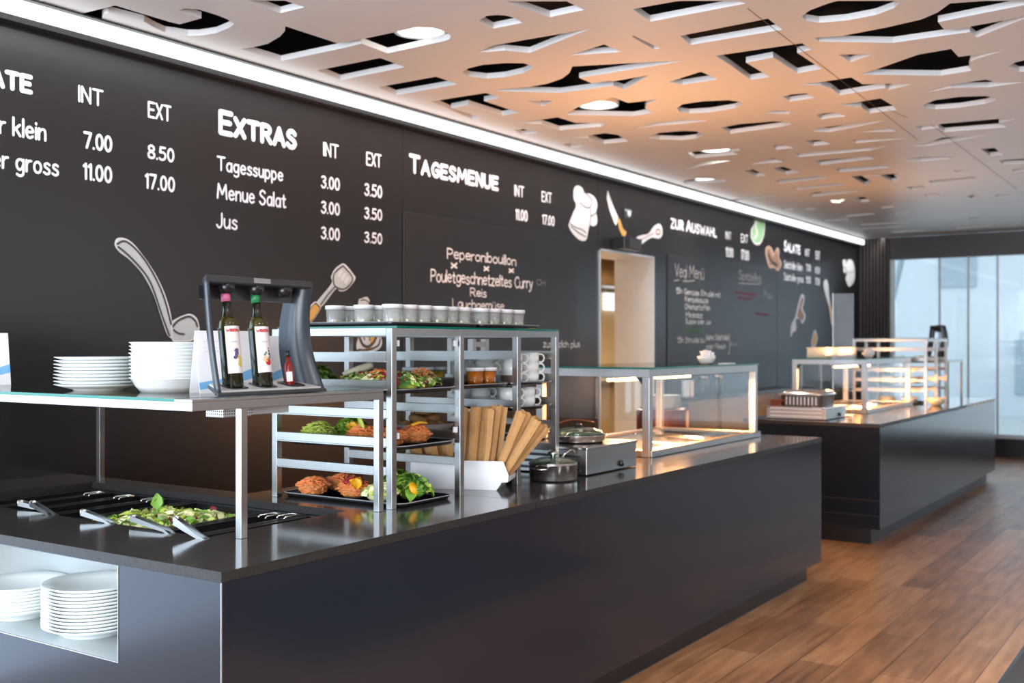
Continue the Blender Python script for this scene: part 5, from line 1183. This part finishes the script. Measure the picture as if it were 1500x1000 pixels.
# steel pot with glass lid --------------------------------------------------------
px_, py_ = 4.03, 2.475
pt = thing('cooking_pot', 'shallow shiny steel pot with a glass lid at the counter edge', 'pot', (px_, py_, CT)); R = .105
obj('body', MB().lathe([(0, .003), (R*.95, .003), (R*.97, 0), (R, .008), (R, .068), (R*1.03, .071), (R*1.02, .074), (R*.985, .071), (R*.98, .008), (0, .006)], px_, py_, CT, 48), mat('pot_steel', (.72, .71, .69), .22, 1.0, noise=.04), pt)
obj('lid', MB().lathe([(R*1.0, .075), (R*.9, .085), (R*.6, .096), (.02, .101), (0, .101), (0, .098), (R*.6, .093), (R*.9, .082), (R*1.0, .072)], px_, py_, CT, 48), glass('lid_glass', (.80, .90, .86), .03, 1.6), pt)
obj('lid_rim', MB().lathe([(R*1.0, .074), (R*1.02, .075), (R*1.0, .0785), (R*.975, .077)], px_, py_, CT, 48), m_steel2, pt)
obj('lid_knob', MB().lathe([(.010, .099), (.012, .108), (.024, .114), (.022, .122), (0, .124)], px_, py_, CT, 24), m_steel2, pt)
for s in (1, -1): obj('handle', MB().tube(catmull([(px_+s*R*.98, py_-.035*s, CT+.055), (px_+s*(R+.028), py_-.028*s, CT+.058), (px_+s*(R+.03), py_+.028*s, CT+.058), (px_+s*R*.98, py_+.035*s, CT+.055)], 4), .0045, 8), m_steel2, pt)
b = MB(); b.tube(catmull([(px_+.03, py_+.03, CT+.076), (px_+.11, py_+.03, CT+.082), (px_+.15, py_+.02, CT+.105), (px_+.175, py_+.01, CT+.115), (px_+.19, py_, CT+.095), (px_+.19, py_, CT+.075)], 5), .004, 8)
obj('ladle', b, m_steel2, None, (px_+.05, py_+.03, CT+.076), label='thin steel ladle hooked across the lid of the shallow pot', cat='ladle')

# warming unit ----------------------------------------------------------------------
def warm_unit(label, x0, x1, y0, y1, h, stripes=False):
    t = thing('warming_unit', label, 'food warmer', ((x0+x1)/2, (y0+y1)/2, CT), 'low steel warming units on the counters')
    b = MB(); b.box(x0, x1, y0, y1, CT+.004, CT+h-.012); obj('body', b, m_steel, t, bevel=.003)
    b = MB(); b.box(x0-.004, x1+.004, y0-.004, y1+.004, CT+h-.012, CT+h); obj('top', b, m_steel2, t, bevel=.002)
    for k in range(3):
        b = MB(); b.box(x0-.006, x0-.002, y0+.03, y1-.03, CT+.02+k*.03, CT+.032+k*.03); obj('vent', b, m_black2 if not stripes else m_white, t)
    b = MB(); b.lathe([(.014, 0), (.014, .012), (.010, .014), (0, .014)], (x0+x1)/2+.08, y0-.0, CT+.03, 18, mtx=Matrix.Rotation(R90, 4, 'X')); obj('knob', b, m_black, t)
    return t
UH = .128
warm_unit('brushed steel warming unit with pans at the near side of the heated display', 4.215, 4.70, 2.412, 3.12, UH)
def chafing(label, x, y, z, R=.13):
    t = thing('lidded_pan', label, 'pan', (x, y, z), 'round pans on the warming units')
    obj('body', MB().lathe([(0, .003), (R*.9, .003), (R*.92, 0), (R, .012), (R*1.01, .032), (R*1.07, .034), (R*1.06, .037), (R*.99, .034), (R*.97, .012), (0, .008)], x, y, z, 40), m_steel2, t)
    obj('lid', MB().lathe([(R*1.0, .038), (R*.85, .055), (R*.5, .068), (0, .072), (0, .068), (R*.5, .064), (R*.85, .051), (R, .034)], x, y, z, 40), glass('lid_glass'), t)
    obj('lid_knob', MB().lathe([(.008, .070), (.018, .078), (.018, .086), (0, .088)], x, y, z, 18), m_black, t)
    for s in (1, -1): b = MB(); b.box(x+s*(R+.005)-.012, x+s*(R+.005)+.022, y-.018, y+.018, z+.018, z+.032); obj('grip', b, m_black, t, bevel=.003)
    return t
chafing('round glass-lidded pan at the front of the near warming unit', 4.46, 2.60, CT+UH); chafing('round glass-lidded pan at the back of the near warming unit', 4.46, 2.92, CT+UH)
b = MB(); b.tube(catmull([(4.50, 2.80, CT+UH+.05), (4.62, 2.74, CT+UH+.09), (4.72, 2.66, CT+UH+.075)], 5), .009, 8, sy=.4)
setp(obj('serving_spoon', b, m_copper, None, (4.5, 2.8, CT+UH+.05)), 'copper-coloured serving spoon lying across the two round pans', 'spoon')

# heated display gantry --------------------------------------------------------------
def heated(label, x0, x1, y0, y1, power, up):
    t = thing('heated_display', label, 'food display', ((x0+x1)/2, (y0+y1)/2, CT), 'heated glass displays on the counters'); w = .042; zt = 1.362
    for (x, y) in ((x0, y0), (x1, y0), (x0, y1), (x1, y1)):
        b = MB(); post(b, x, y, CT+.0, zt-w, w); obj('post', b, m_alu, t, bevel=.002)
    for y in (y0, y1): b = MB(); b.box(x0-w/2, x1+w/2, y-w/2, y+w/2, zt-w, zt); obj('long_rail', b, m_alu, t)
    for x in (x0, x1): b = MB(); b.box(x-w/2, x+w/2, y0+w/2, y1-w/2, zt-w, zt); obj('cross_rail', b, m_alu, t)
    for (x, y, sx, sy) in ((x0, y0, 1, 1), (x0, y1, 1, -1), (x1, y0, -1, 1), (x1, y1, -1, -1)):
        b = MB(); xx = x; yy = y+sy*w/2; b.prism([(yy, zt-w), (yy+sy*.045, zt-w), (yy, zt-w-.045)], 'x', xx-.008, xx+.008); obj('corner_plate', b, m_black2, t)
    obj('glass_top', pane(x0-.03, x1+.03, y0-.03, y1+.03, zt, zt+.010), None, t)
    obj('end_glass', pane(x0-.003, x0+.003, y0+.03, y1-.03, CT+.19, zt-w-.004, m_glassg, m_glass), None, t)
    obj('front_glass', pane(x0+.03, x1-.03, y0-.006, y0, CT+.05, zt-w-.005, m_glassg, m_glass), None, t)
    b = MB(); b.box(x0-.02, x1+.045, y0-.035, y0+.02, CT, CT+.036); b.box(x0-.02, x1+.045, y1-.02, y1+.03, CT, CT+.036); b.box(x0-.02, x0+.02, y0+.02, y1-.02, CT, CT+.036); b.box(x1, x1+.045, y0+.02, y1-.02, CT, CT+.036)
    obj('base_frame', b, m_steel, t, bevel=.003)
    n = 3; L = (x1-x0-.08)/n; b = MB(); b.box(x0+.02, x1, y0+.02, y1-.02, CT, CT+.020); obj('hot_plate', b, m_steel, t)
    for k in range(n):
        a = x0+.04+k*L; b = MB(); d = .02
        loft(b, [[(px, py, CT+z) for px, py in rrect(a+e, a+L-.02-e, y0+.05+e, y1-.05-e, .03)] for e, z in ((0, .021), (0, .030), (.012, .031), (.024, .024), (.03, .022))], cap1=True); obj('heated_tray', b, m_steel2, t)
    xm = (x0+x1)/2; ym = (y0+y1)/2+.02
    for (a, c) in ((x0+.22, xm-.06), (xm+.06, x1-.22)):
        b = MB(); b.box(a, c, ym-.05, ym+.05, zt-.058, zt-.042); h = obj('heat_lamp', b, m_steel, t)
        b = MB()
        for yy in (-.022, .022): b.tube([(a+.03, ym+yy, zt-.070), (c-.03, ym+yy, zt-.070)], .009, 10)
        obj('glowing_tube', b, m_heat, h)
        b = MB(); b.box(a+.04, a+.055, ym-.008, ym+.008, zt-.042, zt); b.box(c-.055, c-.04, ym-.008, ym+.008, zt-.042, zt); obj('bracket', b, m_black2, t)
        area('heat_lamp_down', ((a+c)/2, ym, zt-.085), (0, 0, 0), c-a-.05, .07, power, (1.0, .42, .14))
        area('heat_lamp_glow_up', ((a+c)/2, ym+.06, zt+.03), (math.pi, 0, 0), c-a-.05, .09, up, (1.0, .43, .16))
    return t
heated('heated glass display with glowing lamps at the far end of the near counter', 5.115, 6.62, 2.56, 3.22, 60, 16)

def napkin_bowl(label, x, y, z, sc_=1.0):
    t = thing('sachet_bowl', label, 'bowl', (x, y, z), 'white bowls heaped with paper sachets')
    obj('bowl', MB().lathe([(0, .003), (.03, .003), (.032, 0), (.042, .010), (.056, .035), (.055, .05), (.050, .05), (.051, .034), (.038, .013), (0, .008)], x, y, z, 28), m_china, t)
    b = MB(); rr = random.Random(3)
    for k in range(26):
        a = rr.uniform(0, 6.28); r = .042*math.sqrt(rr.random()); M = Matrix.Translation((x+r*math.cos(a), y+r*math.sin(a), z+.052+.030*rr.random()*(1-r/.06))) @ Matrix.Rotation(rr.uniform(0, 6.28), 4, 'Z') @ Matrix.Rotation(rr.uniform(.3, 1.5), 4, 'X'); b.obox(M, .030, .042, .003)
    setp(obj('paper_sachets', b, m_card, t), kind='stuff'); return t
gt = 1.372
napkin_bowl('white bowl heaped with paper sachets on the near heated display', 6.20, 2.70, gt)
b = MB(); b.box(6.14, 6.36, 2.61, 2.72, gt, gt+.0006)
obj('folded_paper', MB().box(6.29, 6.42, 2.60, 2.66, gt, gt+.006), m_card, None, (6.35, 2.63, gt), label='small folded white paper lying beside the sachet bowl', cat='paper')

# staff side -------------------------------------------------------------------------
bc = thing('back_counter', 'low grey back counter with dark top along the wall, seen through the display', 'counter', (10.6, 4.3, 0))
b = MB(); b.box(9.12, 12.2, 4.17, YW-.012, .10, .975); obj('cabinet', b, m_cab, bc)
b = MB(); b.box(9.10, 12.2, 4.14, YW-.012, .975, 1.005); obj('top', b, m_black, bc)
b = MB(); b.box(9.14, 12.2, 4.21, YW-.02, 0, .10); obj('plinth', b, m_plinth, bc)
for k in range(4): b = MB(); b.box(9.14+k*.76, 9.88+k*.76, 4.155, 4.17, .13, .955); d = obj('door', b, mat('grey_cabinet_door', (.16, .16, .165), .35, .2, noise=.1), bc); obj('handle', MB().box(9.80+k*.76, 9.815+k*.76, 4.135, 4.155, .55, .72), m_steel, d)
for i, (x, lab) in enumerate(((9.25, 'left of the two slim white cup stacks on the back counter'), (9.36, 'right of the two slim white cup stacks on the back counter'))):
    b = MB(); [b.lathe([(.030, 0), (.036, .022), (.034, .022), (.029, .002)], x, 4.24, 1.005+k*.0215, 20) for k in range(7)]
    obj('cup_stack', b, m_white, None, (x, 4.24, 1.005), label=lab, cat='cups', group='white cup stacks on the back counter')
for i, (x, lab) in enumerate(((9.75, 'clear jar nearer the cup stacks on the back counter'), (10.1, 'clear jar farther from the cup stacks on the back counter'))):
    t = thing('storage_jar', lab, 'jar', (x, 4.28, 1.005), 'clear jars on the back counter'); obj('jar', MB().lathe([(0, .003), (.05, 0), (.055, .01), (.055, .14), (.045, .16), (.042, .16), (.05, .138), (.05, .01), (0, .006)], x, 4.28, 1.005, 24), m_clear, t); obj('lid', MB().lathe([(.047, .155), (.05, .16), (.05, .18), (0, .182)], x, 4.28, 1.005, 24), m_steel, t)
pd = thing('plate_dispenser', 'rusty copper-coloured plate dispenser behind the display post', 'plate dispenser', (7.55, 3.65, 0))
obj('body', MB().lathe([(.18, .06), (.20, .08), (.20, .99), (.19, 1.0), (.17, 1.0), (.17, .5), (0, .5)], 7.55, 3.65, 0, 36), m_copper, pd)
for k in range(4): a = math.radians(45+90*k); obj('caster', MB().lathe([(0, -.012), (.03, -.012), (.03, .012), (0, .012)], 7.55+.14*math.cos(a), 3.65+.14*math.sin(a), .031, 16, mtx=Matrix.Rotation(R90, 4, 'X')), m_black, pd); 
obj('base', MB().lathe([(0, .058), (.18, .058), (.18, .062), (0, .062)], 7.55, 3.65, 0, 30), m_black2, pd)
stack('warm_plate', 'p', 8, (7.55, 3.65, .995), .0125, plate_mesh(.15, .022, .56), m_china, from_top('white plate', 'the stack in the copper dispenser'), 'plates in the copper dispenser')

# ------------------------------------------------------------------ far counter
D0, D1 = 8.204, 12.88
c2 = thing('service_counter', 'far anthracite counter near the end window', 'counter', ((D0+D1)/2, 2.7, 0))
b = MB(); b.box(D0+.003, D1-.003, Y0+.002, 3.22, .11, CT-.029); b.box(11.9, D1-.003, 3.22, YW-.008, .11, CT-.029); obj('body', b, m_panel, c2)
b = MB(); b.box(D0+.0, D1-.13, 2.25, 3.15, 0, .11); b.box(11.95, D1-.13, 3.15, YW-.05, 0, .11); obj('plinth', b, m_plinth, c2)
b = MB(); b.box(D0+.0, D1-.13, 2.246, 2.25, 0.0, .005); obj('plinth_strip', b, m_black2, c2)
b = MB(); b.box(D0+.0, D0+.0035, Y0+.005, 3.2, .325, .328); b.box(D0+.0, D0+.0035, Y0+.005, 3.2, .21, .213); obj('end_joints', b, m_black2, c2)
b = flat_shape('worktop', [(D0, Y0), (D1, Y0), (D1, YW-.008), (11.9, YW-.008), (11.9, 3.255), (D0, 3.255)], [], CT-.028, CT)
edge_mat(obj('worktop', b, m_granite, None, (10.4, 2.8, CT-.028), label='black granite worktop of the far counter', cat='worktop', group='granite worktops'))
b = MB(); b.mats = [m_refl_y, m_black]
for k in range(18): b.box(11.35+k*.085, 11.35+(k+1)*.085, Y0-.0018, Y0-.0004, CT-.028, CT-.002, m_refl_y if k % 2 else m_black)
obj('painted_reflection', b, None, None, (12.1, Y0-.001, CT-.03), label='yellow and black stripes painted for a reflection on the front edge of the far counter', cat='painted reflection')  # coloured stripes stand in for a reflection on the counter edge
warm_unit('pale slatted warming unit at the near end of the far counter', 8.36, 8.88, 2.64, 3.12, .10, True)
gpan = thing('lidded_pan', 'ribbed rectangular steel pan with lid on the pale warming unit of the far counter', 'pan', (8.62, 2.87, CT+.10))
def gR(e, z): return [(x, y, CT+.10+z) for x, y in rrect(8.44+e, 8.80-e, 2.70+e, 3.04-e, .03)]
b = MB(); loft(b, [gR(.01, 0), gR(.006, .004), gR(0, .085), gR(-.012, .088), gR(-.012, .092)], cap1=True); obj('body', b, m_steel, gpan)
for k in range(9): b = MB(); b.box(8.428, 8.438, 2.735+k*.03, 2.747+k*.03, CT+.112, CT+.176); obj('rib', b, m_white, gpan)
b = MB(); loft(b, [gR(-.008, .092), gR(-.006, .102), gR(.03, .122), gR(.10, .130)], cap1=True); obj('lid', b, m_steel2, gpan)
b = MB(); b.tube([(8.62, 2.82, CT+.225), (8.62, 2.82, CT+.245), (8.62, 2.92, CT+.245), (8.62, 2.92, CT+.225)], .006, 8); obj('handle', b, m_black, gpan)
b = MB(); b.box(8.42, 8.50, 3.02, 3.11, CT+.10, CT+.15); b.box(8.42, 8.50, 2.98, 3.02, CT+.14, CT+.15); obj('carving_stand', b, m_copper, None, (8.46, 3.06, CT+.10), label='small copper-coloured stand at the back of the pale warming unit', cat='stand')
heated('heated glass display in the middle of the far counter', 9.42, 10.93, 2.64, 3.25, 60, 7)
ps = thing('glass_screen', 'tall narrow clear screen standing on the far counter', 'screen', (8.96, 2.68, CT))
obj('pane', pane(8.955, 8.965, 2.60, 2.765, CT+.01, 1.915, m_glassg, glass('screen_glass', (.90, .94, .97), .05, 1.7)), None, ps); obj('edge_rail', MB().box(8.953, 8.967, 2.765, 2.772, CT+.01, 1.92), m_alu, ps); obj('foot', MB().box(8.93, 8.99, 2.60, 2.77, CT, CT+.012), m_steel, ps)
rack('steel tray rack on the far counter in front of the end window', [11.12, 11.56, 12.02], 2.52, 3.22, False)
napkin_bowl('white bowl heaped with paper sachets on the far heated display', 10.05, 2.78, gt)
for i, (x, y, lab) in enumerate(((10.0, 3.20, 'nearest cream box at the back of the far display top'), (10.34, 3.20, 'middle cream box at the back of the far display top'), (10.68, 3.20, 'farthest cream box at the back of the far display top'))):
    t = thing('storage_box', lab, 'box', (x, y, gt), 'cream boxes on the far display'); b = MB(); b.box(x-.15, x+.15, y-.09, y+.09, gt, gt+.085); obj('body', b, m_skin_cream, t, bevel=.006); b = MB(); b.box(x-.155, x+.155, y-.095, y+.095, gt+.085, gt+.095); obj('lid', b, m_skin_cream, t, bevel=.002)
cbx, cby = 11.03, 2.40
obj('serving_bowl', MB().lathe([(0, .004), (.035, .004), (.038, 0), (.05, .006), (.078, .04), (.092, .075), (.088, .076), (.074, .042), (.045, .012), (0, .010)], cbx, cby, CT, 32), m_skin_cream, None, (cbx, cby, CT), label='cream ceramic bowl at the front of the far counter', cat='bowl')
for i, (x, y, z, lab) in enumerate(((11.34, 2.85, 1.108, 'upper far-rack tray'), (11.79, 2.85, 1.314, 'right far-rack tray'), (11.34, 2.85, CT+.0008, 'lowest far-rack tray'))):
    tray(x-.19, x+.19, y-.27, y+.27, z, lab+' holding white bowls', 'trays on the far rack')
    for j, (dx, dy, nm) in enumerate(((-.08, -.13, 'front left'), (.09, -.12, 'front right'), (0, .1, 'back'))):
        obj('small_bowl', MB().lathe([(0, .003), (.04, .003), (.042, 0), (.06, .02), (.066, .055), (.062, .055), (.056, .02), (0, .008)], x+dx, y+dy, z+.0045, 24), m_china, None, (x+dx, y+dy, z+.0045), label=f'white bowl at the {nm} of the {lab}', cat='bowl', group='white bowls on the far rack trays')
g3 = thing('glass_shelf', 'glass shelf on steel posts at the far end of the far counter', 'shelf', (12.45, 3.3, CT)); t = .025
b = MB(); b.box(12.06, 12.85, 2.505, 2.53, SZ0, SZ1); b.box(12.06, 12.85, 4.095, 4.12, SZ0, SZ1); b.box(12.06, 12.085, 2.53, 4.095, SZ0, SZ1); b.box(12.825, 12.85, 2.53, 4.095, SZ0, SZ1); obj('frame', b, m_steel, g3)
for (x, y) in ((12.10, 2.5175), (12.8, 2.5175), (12.10, 4.1075), (12.8, 4.1075)): b = MB(); post(b, x, y, CT, SZ0, t); obj('leg', b, m_steel, g3)
obj('glass_top', pane(12.07, 12.845, 2.512, 4.11, SZ1, SZ1+.009), None, g3)
dup(bs, (12.40, 2.74, gz+.004), 'black bottle stand silhouetted against the end window on the far glass shelf', math.radians(205))
# floor mat at the right edge of the view
mt = thing('floor_mat', 'dark grey floor mat at the right edge of the wooden floor', 'mat', (5.2, .2, 0))
obj('pile', MB().box(3.7, 6.6, -.9, .84, 0, .008), mat('mat_pile', (.05, .047, .05), .9, noise=.4, nscale=120, bump=.6), mt); b = MB(); b.box(3.68, 6.62, .84, .858, 0, .009); b.box(3.68, 6.62, -.918, -.9, 0, .009); b.box(3.68, 3.7, -.9, .84, 0, .009); b.box(6.6, 6.62, -.9, .84, 0, .009); obj('border', b, m_black, mt)
